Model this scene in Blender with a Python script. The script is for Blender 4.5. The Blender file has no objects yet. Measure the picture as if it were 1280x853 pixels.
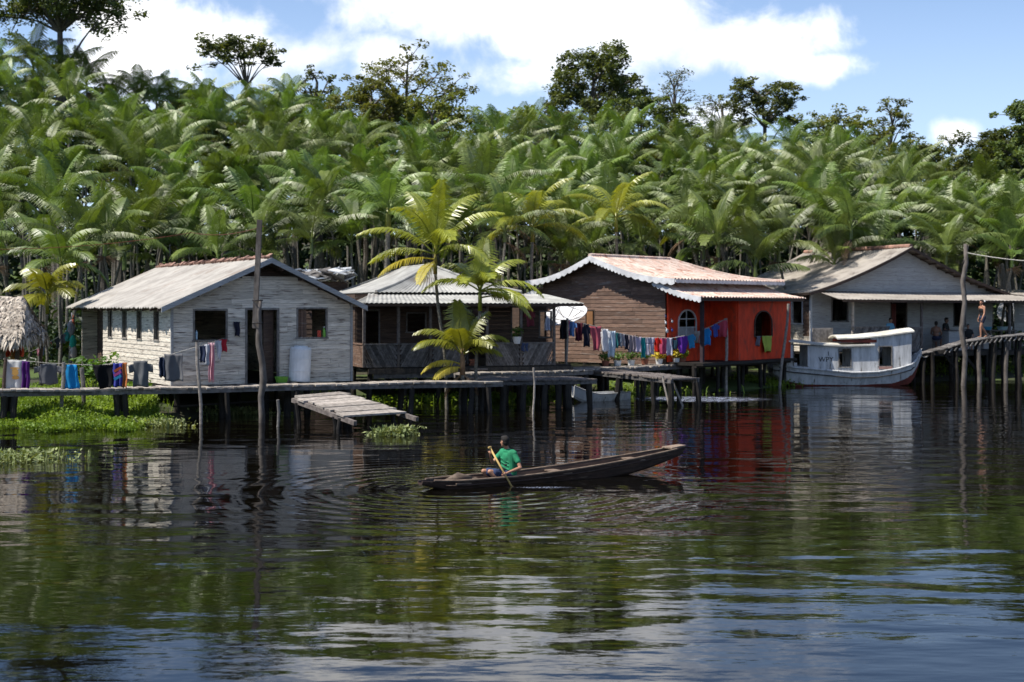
import bpy, math, random
from mathutils import Vector, Matrix
random.seed(7)
R = math.radians
C = bpy.context.scene.collection
SC = bpy.context.scene
F = 1778.0      # focal length in photo pixels (50 mm on full frame)
EYE = 3.1       # height of the eye above the water
HZ = 385.0      # photo row of the horizon

# ------------------------------------------------------------------ camera, sky, sun, exposure
cam = bpy.data.cameras.new('camera'); camo = bpy.data.objects.new('camera', cam); C.objects.link(camo)
camo.location = (0, 0, EYE); camo.rotation_euler = (R(90), 0, 0)
cam.lens = 50; cam.sensor_width = 36; cam.shift_y = -(426.5-HZ)/1280
cam.clip_start = .1; cam.clip_end = 5000
cam.dof.use_dof = True; cam.dof.focus_distance = 25.2; cam.dof.aperture_fstop = 2.2
SC.camera = camo
SUN_AZ = Vector((-.93, -.37)).normalized(); SUN_EL = R(58)
SUN = Vector((SUN_AZ.x*math.cos(SUN_EL), SUN_AZ.y*math.cos(SUN_EL), math.sin(SUN_EL)))
sl = bpy.data.lights.new('sun', 'SUN'); sl.energy = 5.0; sl.angle = R(.5); sl.color = (1, .95, .86)
so = bpy.data.objects.new('sun', sl); C.objects.link(so); so.rotation_euler = SUN.to_track_quat('Z', 'Y').to_euler(); so.location = (-30, -10, 50)
SC.view_settings.view_transform = 'Standard'; SC.view_settings.look = 'None'
SC.view_settings.exposure = 0.6; SC.view_settings.gamma = 1; SC.view_settings.use_curve_mapping = False
SC.render.engine = 'CYCLES'
SC.cycles.use_denoising = True; SC.cycles.denoiser = 'OPENIMAGEDENOISE'
SC.cycles.max_bounces = 6; SC.cycles.diffuse_bounces = 3; SC.cycles.glossy_bounces = 3; SC.cycles.transmission_bounces = 3
SC.cycles.caustics_reflective = False; SC.cycles.caustics_refractive = False
SC.cycles.sample_clamp_indirect = 6

class NT:
    """tiny node-tree helper"""
    def __init__(s, tree): s.t = tree; s.n = tree.nodes; s.l = tree.links
    def new(s, typ, **kw):
        n = s.n.new(typ)
        for k, v in kw.items(): setattr(n, k, v)
        return n
    def link(s, a, b): s.l.new(a, b)
    def put(s, sock, v):
        if hasattr(v, 'is_output') or isinstance(v, bpy.types.NodeSocket): s.l.new(v, sock)
        else: sock.default_value = v
    def m(s, op, a, b=0.0, c=0.0, clamp=False):
        n = s.new('ShaderNodeMath', operation=op); n.use_clamp = clamp
        s.put(n.inputs[0], a); s.put(n.inputs[1], b); s.put(n.inputs[2], c)
        return n.outputs[0]
    def vm(s, op, a, b=(0, 0, 0)):
        n = s.new('ShaderNodeVectorMath', operation=op); s.put(n.inputs[0], a); s.put(n.inputs[1], b)
        return n.outputs['Value'] if op in ('LENGTH', 'DISTANCE', 'DOT_PRODUCT') else n.outputs[0]
    def noise(s, vec, scale, detail=4, rough=.55, dist=0.0):
        n = s.new('ShaderNodeTexNoise'); s.put(n.inputs['Vector'], vec); n.inputs['Scale'].default_value = scale
        n.inputs['Detail'].default_value = detail; n.inputs['Roughness'].default_value = rough; n.inputs['Distortion'].default_value = dist
        return n.outputs['Fac']
    def smooth(s, v, lo, hi, a=0.0, b=1.0):
        n = s.new('ShaderNodeMapRange', interpolation_type='SMOOTHSTEP'); s.put(n.inputs[0], v)
        for i, x in enumerate((lo, hi, a, b)): s.put(n.inputs[i+1], x)
        return n.outputs[0]
    def mix(s, f, a, b, typ='MIX'):
        n = s.new('ShaderNodeMix', data_type='RGBA', blend_type=typ); s.put(n.inputs['Factor'], f)
        s.put(n.inputs['A'], a if not isinstance(a, tuple) or len(a) == 4 else a+(1,)); s.put(n.inputs['B'], b if not isinstance(b, tuple) or len(b) == 4 else b+(1,))
        return n.outputs['Result']

world = bpy.data.worlds.new('World'); SC.world = world; world.use_nodes = True
w = NT(world.node_tree); w.n.clear()
sky = w.new('ShaderNodeTexSky', sky_type='NISHITA'); sky.sun_disc = False
sky.sun_elevation = SUN_EL; sky.sun_rotation = math.atan2(SUN_AZ.x, SUN_AZ.y)
sky.altitude = 0; sky.air_density = 1.0; sky.dust_density = .3; sky.ozone_density = 2.5
tc = w.new('ShaderNodeTexCoord'); sep = w.new('ShaderNodeSeparateXYZ'); w.link(tc.outputs['Generated'], sep.inputs[0])
ysafe = w.m('MAXIMUM', sep.outputs[1], .08)
uu = w.m('DIVIDE', sep.outputs[0], ysafe); vv = w.m('DIVIDE', sep.outputs[2], ysafe)
comb = w.new('ShaderNodeCombineXYZ'); w.link(uu, comb.inputs[0]); w.link(vv, comb.inputs[1])
# cloud banks: (u, v, half width, half height, weight) in slopes of direction, where the clouds stand over the forest
banks = []
def bank(px, py, rx, ry, wgt=1.0): banks.append(((px-640)/F, (HZ-py)/F, rx/F, ry/F, wgt))
bank(190, 62, 100, 62, 1.1); bank(265, 45, 85, 46, 1.0); bank(330, 72, 70, 40, .8); bank(380, 70, 80, 34, .75); bank(480, 72, 55, 32, 1.0)
bank(130, 85, 60, 40, 1.0)
bank(600, 8, 170, 48, 1.1); bank(760, 25, 190, 66, 1.2); bank(930, 52, 130, 44, 1.1); bank(1020, 84, 75, 22, .9); bank(700, 92, 130, 30, .5)
bank(1196, 166, 34, 20, 1.0); bank(885, 145, 60, 26, .8); bank(600, -66, 370, 72, 1.15); bank(420, -140, 160, 30, .5)
bank(100, 10, 110, 22, .55)
acc = None
nz1 = w.noise(comb.outputs[0], 16, 8, .6, .3)
nz2 = w.noise(comb.outputs[0], 60, 5, .6)
for (u, v, rx, ry, wt) in banks:
    d = w.vm('MULTIPLY', w.vm('SUBTRACT', comb.outputs[0], (u, v, 0)), (1/rx, 1/ry, 0))
    e = w.m('MULTIPLY', w.m('SUBTRACT', 1.15, w.vm('LENGTH', d)), wt)
    acc = e if acc is None else w.m('MAXIMUM', acc, e)
acc = w.m('MAXIMUM', acc, -.6)
dens = w.m('ADD', acc, w.m('MULTIPLY', w.m('SUBTRACT', nz1, .5), 2.6))
dens = w.m('ADD', dens, w.m('MULTIPLY', w.m('SUBTRACT', nz2, .5), .5))
cm = w.smooth(dens, -.1, .9)
front = w.smooth(sep.outputs[1], .1, .3)
gen = w.smooth(w.noise(tc.outputs['Generated'], 3.2, 7, .6), .52, .68)
mask = w.m('ADD', w.m('MULTIPLY', cm, front), w.m('MULTIPLY', w.m('MULTIPLY', gen, .7), w.m('SUBTRACT', 1.0, front)))
shade = w.smooth(w.noise(comb.outputs[0], 9, 5, .5), .3, .65)
ccol = w.mix(shade, (8.3, 8.7, 9.6), (12.2, 12.1, 12.0))
skyc = w.mix(w.smooth(vv, .05, .34, .34, .0), sky.outputs[0], (9.0, 9.8, 11.0))
skyc = w.mix(1.0, skyc, (.90, .985, 1.13), 'MULTIPLY')
col = w.mix(w.m('MULTIPLY', mask, .97), skyc, ccol)
bg = w.new('ShaderNodeBackground'); bg.inputs['Strength'].default_value = .088; w.link(col, bg.inputs[0])
wo = w.new('ShaderNodeOutputWorld'); w.link(bg.outputs[0], wo.inputs[0])

# ------------------------------------------------------------------ materials
MATS = {}
def mk(name, c1, c2=None, scale=3.0, stretch=(1, 1, 1), rough=.85, bump=0.0, detail=5, lo=.35, hi=.65, spec=.3, c3=None, s3=1.0, lo3=.55, hi3=.62, trans=0.0, coat=0.0, metal=0.0, tcol=None, hue=0.0):
    if name in MATS: return MATS[name]
    m = bpy.data.materials.new(name); m.use_nodes = True; t = NT(m.node_tree); t.n.clear(); MATS[name] = m
    c2 = c2 or tuple(x*.75 for x in c1)
    tcn = t.new('ShaderNodeTexCoord'); v = t.vm('MULTIPLY', tcn.outputs['Object'], stretch)
    oi = t.new('ShaderNodeObjectInfo')
    n1 = t.noise(v, scale, detail, .6)
    col = t.mix(t.smooth(n1, lo, hi), c1, c2)
    if c3:
        n3 = t.noise(t.vm('ADD', v, (13.1, 7.7, 3.3)), s3, 6, .65)
        col = t.mix(t.smooth(n3, lo3, hi3), col, c3)
    at = t.new('ShaderNodeAttribute', attribute_name='tint')
    g = t.m('ADD', 1.0, at.outputs['Fac'])
    cc = t.new('ShaderNodeCombineXYZ')
    for i in range(3): t.link(g, cc.inputs[i])
    col = t.mix(1.0, col, cc.outputs[0], 'MULTIPLY')
    if hue:
        hs = t.new('ShaderNodeHueSaturation'); t.link(col, hs.inputs['Color'])
        t.put(hs.inputs['Hue'], t.m('ADD', .5-hue/2, t.m('MULTIPLY', oi.outputs['Random'], hue)))
        t.put(hs.inputs['Value'], t.m('ADD', .75, t.m('MULTIPLY', oi.outputs['Random'], .5)))
        col = hs.outputs[0]
    b = t.new('ShaderNodeBsdfPrincipled'); t.link(col, b.inputs['Base Color']); b.inputs['Roughness'].default_value = rough
    b.inputs['Specular IOR Level'].default_value = spec; b.inputs['Metallic'].default_value = metal; b.inputs['Coat Weight'].default_value = coat
    if bump:
        bn = t.new('ShaderNodeBump'); bn.inputs['Distance'].default_value = bump; t.link(n1, bn.inputs['Height']); t.link(bn.outputs[0], b.inputs['Normal'])
    out = t.new('ShaderNodeOutputMaterial')
    if trans:
        tr = t.new('ShaderNodeBsdfTranslucent')
        t.link(t.mix(1.0, col, (tcol or (1.6, 1.5, .5)), 'MULTIPLY'), tr.inputs['Color'])
        ms = t.new('ShaderNodeMixShader'); ms.inputs[0].default_value = trans
        t.link(b.outputs[0], ms.inputs[1]); t.link(tr.outputs[0], ms.inputs[2]); t.link(ms.outputs[0], out.inputs[0])
    else: t.link(b.outputs[0], out.inputs[0])
    return m
GR = (1.3, 1.3, 14)
M_white = mk('weathered_white_boards', (.66, .60, .51), (.46, .41, .345), 2.2, GR, .9, .01, c3=(.19, .155, .13), s3=1.6, lo3=.52, hi3=.66)
M_white2 = mk('greyed_white_boards', (.40, .40, .395), (.31, .305, .30), 2.0, GR, .9, .01, c3=(.13, .115, .10), s3=1.3, lo3=.62, hi3=.70)
M_brown = mk('dark_brown_boards', (.085, .055, .04), (.045, .03, .024), 2.2, GR, .85, .01, c3=(.10, .075, .06), s3=1.4, lo3=.55, hi3=.7)
M_brown2 = mk('weathered_brown_boards', (.17, .105, .075), (.10, .062, .047), 2.2, GR, .85, .01, c3=(.22, .18, .155), s3=1.2, lo3=.55, hi3=.7)
M_grey = mk('grey_wood', (.22, .205, .19), (.12, .11, .10), 3, (3, 3, 3), .9, .01)
M_rail = mk('grey_rail_boards', (.15, .14, .135), (.085, .078, .074), 3, (3, 3, 3), .9, .01)
M_deck = mk('bleached_deck_wood', (.34, .30, .265), (.20, .175, .15), 4, (2, 2, 2), .9, .01)
M_deckd = mk('grey_deck_wood', (.17, .145, .13), (.09, .075, .068), 4, (2, 2, 2), .9, .01)
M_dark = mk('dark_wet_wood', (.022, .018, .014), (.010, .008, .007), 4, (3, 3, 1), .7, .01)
M_inner = mk('dim_interior_wood', (.04, .033, .028), None, 3, rough=.95)
M_fibro = mk('fibre_cement_sheet', (.37, .345, .31), (.27, .25, .225), 1.5, (1, 1, 1), .9, 0, c3=(.24, .20, .17), s3=.9, lo3=.55, hi3=.7)
M_fibro2 = mk('pale_roof_sheet', (.36, .355, .33), (.25, .245, .23), 1.5, (1, 1, 1), .85, 0, c3=(.22, .20, .18), s3=.8, lo3=.55, hi3=.7)
M_fibro4 = mk('aged_roof_sheet', (.31, .28, .245), (.22, .195, .17), 1.3, (1, 1, 1), .9, 0, c3=(.13, .11, .095), s3=1.0, lo3=.58, hi3=.7)
M_tile = mk('faded_clay_tile', (.46, .31, .25), (.52, .43, .37), 3.5, (1, 1, 1), .85, 0, c3=(.28, .13, .085), s3=2.5, lo3=.55, hi3=.66)
M_ridge = mk('ridge_clay', (.30, .17, .13), (.2, .12, .09), 5)
M_red = mk('red_orange_paint', (.70, .058, .016), (.50, .042, .013), 2.6, (1.5, 1.5, .7), .75, 0, c3=(.22, .05, .03), s3=1.9, lo3=.54, hi3=.72)
M_paint = mk('white_trim_paint', (.62, .62, .63), (.45, .45, .46), 3, (1, 1, 1), .7)
M_boatw = mk('worn_white_boat_paint', (.56, .56, .56), (.40, .40, .40), 1.6, (3.5, 3.5, .6), .6, 0, c3=(.13, .12, .10), s3=2.2, lo3=.55, hi3=.70)
M_boatdeck = mk('cream_roof_paint', (.60, .58, .52), (.45, .42, .36), 2, rough=.7)
M_boatred = mk('dark_red_bottom_paint', (.16, .03, .02), (.08, .02, .015), 2, rough=.6)
M_black = mk('black', (.012, .012, .013), None, 3, rough=.7)
M_canoe = mk('old_canoe_wood', (.06, .036, .027), (.03, .019, .015), 3, (1, 6, 6), .7, .005, c3=(.15, .11, .08), s3=2.5, lo3=.58, hi3=.7)
M_canoer = mk('worn_gunwale_wood', (.17, .125, .09), (.085, .06, .045), 4, (1.5, 6, 6), .8, .004)
M_skin = mk('brown_skin', (.36, .185, .115), (.32, .16, .10), 6, rough=.5)
M_skind = mk('dark_brown_skin', (.22, .12, .08), (.19, .10, .065), 6, rough=.5)
M_hair = mk('black_hair', (.010, .008, .007), (.02, .016, .014), 40, rough=.8, bump=.01)
M_pole = mk('brown_grey_pole', (.15, .13, .115), (.075, .063, .055), 3, (3, 3, 1), .9, .01)
M_rope = mk('pale_cord', (.4, .38, .34), None, 5)
M_wire = mk('dark_wire', (.05, .045, .045), None, 5)
M_thatch = mk('dry_palm_thatch', (.46, .40, .33), (.24, .20, .16), 6, (1, 1, 1), .8, 0)
M_thatchd = mk('old_brown_thatch', (.20, .14, .09), (.10, .07, .05), 6, (1, 1, 1), .85, 0)
M_leaf = mk('palm_leaflets', (.175, .225, .046), (.072, .108, .024), .9, (1, 1, 1), .46, 0, spec=.6, trans=.20, tcol=(1.4, 1.6, .5), hue=.035)
M_leafy = mk('young_palm_leaflets', (.27, .28, .03), (.17, .19, .022), .9, (1, 1, 1), .38, 0, spec=.7, trans=.28, hue=.02)
M_leafyel = mk('yellowing_palm_leaflets', (.55, .45, .04), (.42, .36, .06), .9, (1, 1, 1), .5, 0, trans=.35, tcol=(1.2, 1.1, .5))
M_shaft = mk('orange_green_crownshaft', (.25, .15, .03), (.14, .16, .04), 4)
M_stalk = mk('brown_flower_strands', (.22, .14, .08), (.14, .09, .055), 5)
M_trunk = mk('pale_palm_trunk', (.17, .155, .13), (.09, .08, .065), 5, (2, 2, 5), .9, .01)
M_bark = mk('tree_bark', (.13, .115, .095), (.07, .06, .05), 5, (2, 2, 2), .9, .02)
M_tree1 = mk('broad_leaves_dark', (.12, .15, .055), (.07, .095, .035), 1.2, rough=.5, spec=.4, trans=.32, hue=.03)
M_tree2 = mk('broad_leaves_olive', (.16, .175, .05), (.11, .13, .04), 1.2, rough=.5, spec=.4, trans=.34, hue=.03)
M_tree3 = mk('broad_leaves_pale', (.15, .17, .10), (.10, .125, .07), 1.2, rough=.5, spec=.4, trans=.25)
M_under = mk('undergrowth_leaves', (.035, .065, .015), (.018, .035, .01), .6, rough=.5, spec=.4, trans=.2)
M_grass = mk('bright_marsh_grass', (.20, .28, .03), (.11, .18, .02), .9, rough=.55, spec=.3, trans=.35, tcol=(1.3, 1.3, .5))
M_weed = mk('pale_water_weed', (.26, .28, .12), (.14, .18, .06), 2, rough=.6, trans=.2)
M_bush = mk('garden_leaves', (.09, .17, .025), (.05, .10, .02), 2, rough=.5, spec=.4, trans=.3)
M_pot = mk('white_plastic', (.68, .69, .70), (.58, .59, .6), 3, rough=.5)
M_soil = mk('bank_soil', (.055, .045, .03), (.03, .04, .015), .5, (1, 1, 1), .95, 0, c3=(.06, .09, .02), s3=.25, lo3=.45, hi3=.6)
M_moss = mk('duckweed_mat', (.15, .23, .02), (.07, .12, .015), 1.4, (1, 1, 1), .6, .02, c3=(.03, .05, .01), s3=3, lo3=.55, hi3=.7)

# ------------------------------------------------------------------ mesh helpers
class MB:
    def __init__(s): s.v = []; s.f = []; s.t = []; s.tint = 0.0
    def add(s, vs, fs, tint=None):
        o = len(s.v); s.v += [tuple(p) for p in vs]; s.f += [tuple(i+o for i in f) for f in fs]; s.t += [s.tint if tint is None else tint]*len(fs)
    def hexa(s, p, tint=None):      # p: 4 bottom (ccw), 4 top
        s.add(p, [(3, 2, 1, 0), (4, 5, 6, 7), (0, 1, 5, 4), (1, 2, 6, 5), (2, 3, 7, 6), (3, 0, 4, 7)], tint)
    def box(s, c, d, rz=0.0, tint=None, mat=None):
        x, y, z = d[0]/2, d[1]/2, d[2]/2
        P = [(-x, -y, -z), (x, -y, -z), (x, y, -z), (-x, y, -z), (-x, -y, z), (x, -y, z), (x, y, z), (-x, y, z)]
        cs, sn = math.cos(rz), math.sin(rz)
        if mat is not None: P = [mat @ Vector(q) for q in P]
        else: P = [(a*cs-b*sn, a*sn+b*cs, e) for a, b, e in P]
        s.hexa([(c[0]+q[0], c[1]+q[1], c[2]+q[2]) for q in P], tint)
    def bar(s, a, b, w, h, tint=None, up=(0, 0, 1)):
        a, b = Vector(a), Vector(b); d = (b-a).normalized(); up = Vector(up)
        sd = d.cross(up)
        if sd.length < 1e-4: sd = d.cross(Vector((1, 0, 0)))
        sd = sd.normalized()*w/2; u = sd.cross(d).normalized()*h/2
        s.hexa([a-sd-u, a+sd-u, b+sd-u, b-sd-u, a-sd+u, a+sd+u, b+sd+u, b-sd+u], tint)
    def tube(s, pts, rad, n=8, tint=None, caps=True):
        pts = [Vector(p) for p in pts]; k = len(pts)
        if not hasattr(rad, '__len__'): rad = [rad]*k
        ref = Vector((.31, .93, .17)); vs = []
        for i, p in enumerate(pts):
            d = (pts[min(i+1, k-1)]-pts[max(i-1, 0)]).normalized()
            a = d.cross(ref)
            if a.length < .1: a = d.cross(Vector((1, 0, 0)))
            a.normalize(); b = d.cross(a)
            for j in range(n):
                th = 2*math.pi*j/n; vs.append(p+(a*math.cos(th)+b*math.sin(th))*rad[i])
        fs = [(i*n+j, i*n+(j+1) % n, (i+1)*n+(j+1) % n, (i+1)*n+j) for i in range(k-1) for j in range(n)]
        if caps: fs += [tuple(range(n-1, -1, -1)), tuple((k-1)*n+j for j in range(n))]
        s.add(vs, fs, tint)
    def sheet(s, f, ns, nt, tint=None, tf=None):
        vs = [f(i/ns, j/nt) for j in range(nt+1) for i in range(ns+1)]
        o = len(s.v); s.v += [tuple(p) for p in vs]
        for j in range(nt):
            for i in range(ns):
                q = j*(ns+1)+i; s.f.append((o+q, o+q+1, o+q+ns+2, o+q+ns+1))
                s.t.append(tf(i/ns, j/nt) if tf else (s.tint if tint is None else tint))
    def ball(s, c, r, n=10, m=7, tint=None, mat=None):
        if not hasattr(r, '__len__'): r = (r, r, r)
        vs = []
        for j in range(m+1):
            ph = math.pi*j/m
            for i in range(n):
                th = 2*math.pi*i/n; q = Vector((r[0]*math.sin(ph)*math.cos(th), r[1]*math.sin(ph)*math.sin(th), r[2]*math.cos(ph)))
                if mat is not None: q = mat @ q
                vs.append((c[0]+q.x, c[1]+q.y, c[2]+q.z))
        fs = [(j*n+i, (j+1)*n+i, (j+1)*n+(i+1) % n, j*n+(i+1) % n) for j in range(m) for i in range(n)]
        s.add(vs, fs, tint)
    def lathe(s, prof, c=(0, 0, 0), n=16, tint=None):
        vs = [(c[0]+r*math.cos(2*math.pi*i/n), c[1]+r*math.sin(2*math.pi*i/n), c[2]+z) for r, z in prof for i in range(n)]
        s.add(vs, [(j*n+i, j*n+(i+1) % n, (j+1)*n+(i+1) % n, (j+1)*n+i) for j in range(len(prof)-1) for i in range(n)], tint)
    def mesh(s, name, mat):
        me = bpy.data.meshes.new(name); me.from_pydata(s.v, [], s.f)
        a = me.attributes.new('tint', 'FLOAT', 'FACE'); a.data.foreach_set('value', s.t)
        me.materials.append(mat); me.update(); return me
    def build(s, name, mat, parent=None, smooth=False, solid=0.0, loc=None):
        me = s.mesh(name, mat); o = bpy.data.objects.new(name, me); C.objects.link(o)
        if parent is not None: o.parent = parent
        if loc is not None: o.location = loc
        if smooth: me.shade_smooth()
        if solid:
            md = o.modifiers.new('thick', 'SOLIDIFY'); md.thickness = solid; md.offset = 0
        return o

def tag(o, label=None, cat=None, group=None, kind=None):
    if label: o['label'] = label
    if cat: o['category'] = cat
    if group: o['group'] = group
    if kind: o['kind'] = kind
    return o
def thing(name, label, cat, loc=(0, 0, 0), rz=0.0, group=None):
    o = bpy.data.objects.new(name, None); C.objects.link(o); o.location = loc; o.rotation_euler = (0, 0, rz); o.empty_display_size = .2
    return tag(o, label, cat, group)
def PX(px, D): return (px-640)/F*D
def PZ(py, D): return EYE+(HZ-py)/F*D
def at(px, py, D): return Vector((PX(px, D), D, PZ(py, D)))

class Fr:
    """plan frame of a house: x along its front, y into it"""
    def __init__(s, ox, oy, deg):
        s.o = (ox, oy); s.a = R(deg); s.u = (math.cos(s.a), math.sin(s.a)); s.n = (-math.sin(s.a), math.cos(s.a))
    def lx(s, px, y=0.0):
        k = (px-640)/F; return (k*(s.o[1]+s.n[1]*y)-s.o[0]-s.n[0]*y)/(s.u[0]-k*s.u[1])
    def ly(s, px, x=0.0):
        k = (px-640)/F; return (k*(s.o[1]+s.u[1]*x)-s.o[0]-s.u[0]*x)/(s.n[0]-k*s.n[1])
    def D(s, x, y): return s.o[1]+s.u[1]*x+s.n[1]*y
    def z(s, py, x=0, y=0): return PZ(py, s.D(x, y))
    def w(s, x, y, z=0): return Vector((s.o[0]+s.u[0]*x+s.n[0]*y, s.o[1]+s.u[1]*x+s.n[1]*y, z))

def front(c): return lambda a, z, off: (a, c-off, z)       # wall facing -y at y=c
def side(c): return lambda a, z, off: (c-off, a, z)        # wall facing -x at x=c
def rside(c): return lambda a, z, off: (c+off, a, z)
def back(c): return lambda a, z, off: (a, c+off, z)

def boards(mb, to3, a0, a1, z0, z1, opens=(), h=.16, rng=None, th=.025, tvar=.22, seg=2.6, lap=.012, seed=1, base=0.0):
    rd = random.Random(seed)
    z = z0
    while z < z1-1e-4:
        ze = min(z+h, z1)
        cuts = sorted({z, ze} | {q for o in opens for q in (o[2], o[3]) if z < q < ze})
        joints = [a0-99]; x = a0+rd.uniform(.3, seg)
        while x < a1: joints.append(x); x += rd.uniform(seg*.6, seg*1.6)
        joints.append(a1+99); tt = [base+rd.uniform(-tvar, tvar) for _ in joints]
        for za, zb in zip(cuts, cuts[1:]):
            zm = (za+zb)/2
            la, ha = rng(za) if rng else (a0, a1); lb, hb = rng(zb) if rng else (a0, a1)
            if ha-la < .02: continue
            if hb < lb: lb = hb = (lb+hb)/2
            iv = [(max(la, a0), min(ha, a1))]
            for o in opens:
                if o[2] < zm < o[3]:
                    nv = []
                    for (p, q) in iv:
                        if o[1] <= p or o[0] >= q: nv.append((p, q)); continue
                        if o[0] > p: nv.append((p, o[0]))
                        if o[1] < q: nv.append((o[1], q))
                    iv = nv
            for (p, q) in iv:
                for k in range(len(joints)-1):
                    s0, s1 = max(p, joints[k]), min(q, joints[k+1])
                    if s1-s0 < .01: continue
                    if s1 == joints[k+1]: s1 -= .006
                    b0 = lb if s0 == la and rng else s0; b1 = hb if s1 == ha and rng else s1
                    b0 = min(max(b0, s0), s1) if rng else b0; b1 = max(min(b1, s1), b0) if rng else b1
                    fa = (za-z)/h; fb = (zb-z)/h; g = .003 if zb == ze else 0
                    oa = th+lap*(1-fa); ob = th+lap*(1-fb)
                    mb.hexa([to3(s0, za, 0), to3(s1, za, 0), to3(s1, za, oa), to3(s0, za, oa), to3(b0, zb-g, 0), to3(b1, zb-g, 0), to3(b1, zb-g, ob), to3(b0, zb-g, ob)], tt[k])
        z = ze

def frame_parts(parent, to3, a0, a1, z0, z1, mat, name='window', wd=.07, dp=.05, sill=True):
    mb = MB()
    def bx(p, q, r, s_): mb.hexa([to3(p, r, -.03), to3(q, r, -.03), to3(q, r, dp), to3(p, r, dp), to3(p, s_, -.03), to3(q, s_, -.03), to3(q, s_, dp), to3(p, s_, dp)], random.uniform(-.1, .1))
    bx(a0-wd, a0, z0-.002, z1+.002); bx(a1, a1+wd, z0-.002, z1+.002); bx(a0-wd, a1+wd, z1+.002, z1+wd)
    if sill: bx(a0-wd-.03, a1+wd+.03, z0-wd, z0-.002)
    return mb.build(name, mat, parent)

def roof(mb, A, B, Cc, D, pitch=.18, amp=.022, nt=8, sag=0.0, steps=0.0, tvar=.06, seed=3, curve=None, rag=0.0):
    """sheet from eave line A-B to ridge line D-Cc with corrugations running down the slope"""
    A, B, Cc, D = map(Vector, (A, B, Cc, D)); L = (B-A).length; n = max(2, int(L/pitch)); ns = n*5
    rd = random.Random(seed); tn = {}
    jit = [rd.uniform(-1, 1) for _ in range(n+2)]
    def f(s, t):
        e = A.lerp(B, s); r = D.lerp(Cc, s); wid = (1-t)+t*((Cc-D).length/L if L else 1)
        tt = t-(rag*jit[int(s*n*.999)] if t == 0 else 0)
        p = e.lerp(r, tt)
        p.z += amp*math.sin(2*math.pi*s*n)*(1 if wid > .2 else wid*5) - sag*math.sin(math.pi*s)*math.sin(math.pi*max(0, t)*.9+.15)
        if curve: p.z += curve(t)
        if steps: k = t/steps; p.z += .025*(1-(k-math.floor(k)))
        return p
    def tf(s, t):
        k = (int(s*n/(5 if not steps else 1)), int(t*nt/2) if not steps else int(t/steps))
        if k not in tn: tn[k] = rd.uniform(-tvar, tvar)
        return tn[k]
    mb.sheet(f, ns, nt, tf=tf)

def board_strip(mb, pts, h, th, n_out, tint=0.0):
    """fascia along a polyline, hanging h below it"""
    n_out = Vector(n_out)*th
    for a, b in zip(pts, pts[1:]):
        a, b = Vector(a), Vector(b); d = Vector((0, 0, h))
        mb.hexa([a-d, b-d, b-d+n_out, a-d+n_out, a, b, b+n_out, a+n_out], tint)

def scallop(mb, pts, h, th, n_out, pitch=.22):
    pts = [Vector(p) for p in pts]; n_out = Vector(n_out)*th
    for a, b in zip(pts, pts[1:]):
        L = (b-a).length; k = max(1, round(L/pitch)); m = k*6
        for i in range(m):
            s0, s1 = i/m, (i+1)/m
            h0 = h*(.72+.28*abs(math.sin(math.pi*s0*k))); h1 = h*(.72+.28*abs(math.sin(math.pi*s1*k)))
            p, q = a.lerp(b, s0), a.lerp(b, s1)
            mb.hexa([p-Vector((0, 0, h0)), q-Vector((0, 0, h1)), q-Vector((0, 0, h1))+n_out, p-Vector((0, 0, h0))+n_out, p, q, q+n_out, p+n_out])

def post_mesh(mb, x, y, z0, z1, r=.07, sq=False, lean=0.0, n=8):
    if sq: mb.bar((x, y, z0), (x+lean, y, z1), r*1.8, r*1.8, random.uniform(-.2, .2), up=(0, 1, 0)); return
    k = 6; ph = random.uniform(0, 6)
    mb.tube([(x+lean*i/k+.03*math.sin(ph+i*1.3), y+.03*math.cos(ph+i*1.1), z0+(z1-z0)*i/k) for i in range(k+1)], [r*random.uniform(.88, 1.1) for _ in range(k+1)], n, random.uniform(-.2, .2))

# ------------------------------------------------------------------ water, bank
SH = [(-200, 25), (-40, 31), (-16, 35.5), (-12, 37.0), (-9.2, 38.5), (-8.2, 43), (-5, 47), (-3.2, 47.5), (-1.8, 46.6), (0, 49.5), (5, 51.5), (9, 54), (13, 59.5), (20, 61), (40, 63), (200, 70)]
def shore(x):
    for (a, b), (c, d) in zip(SH, SH[1:]):
        if x <= c: return b+(d-b)*(x-a)/(c-a)
    return 70
def wob(x, y): return .5*math.sin(x*.9+1.3*math.sin(y*.4))*math.cos(y*.7)+.5*math.sin(x*2.3+y*1.7)
def gz(x, y):
    d = y-shore(x)+.2*wob(x, y)
    if d < 0: return max(-1.5, d*.28)
    return min(.35, d*.12)+max(0, min(d-3, 70))*.012+9*min(1, max(0, (y-113)/18))**.8+.04*wob(x*2, y*2)
xs = [-1500, -500, -200, -100, -60]+[-40+.6*i for i in range(134)]+[60, 100, 200, 500, 1500]
ys = [-300, -60, 0, 20, 28]+[30+.6*i for i in range(80)]+[80+3*i for i in range(14)]+[140, 200, 400, 1000, 3000]
g = MB(); nx = len(xs)
g.v = [(x, y, gz(x, y)) for y in ys for x in xs]
g.f = [(j*nx+i, j*nx+i+1, (j+1)*nx+i+1, (j+1)*nx+i) for j in range(len(ys)-1) for i in range(nx-1)]; g.t = [0.0]*len(g.f)
tag(g.build('ground', M_soil, smooth=True), kind='structure')

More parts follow.
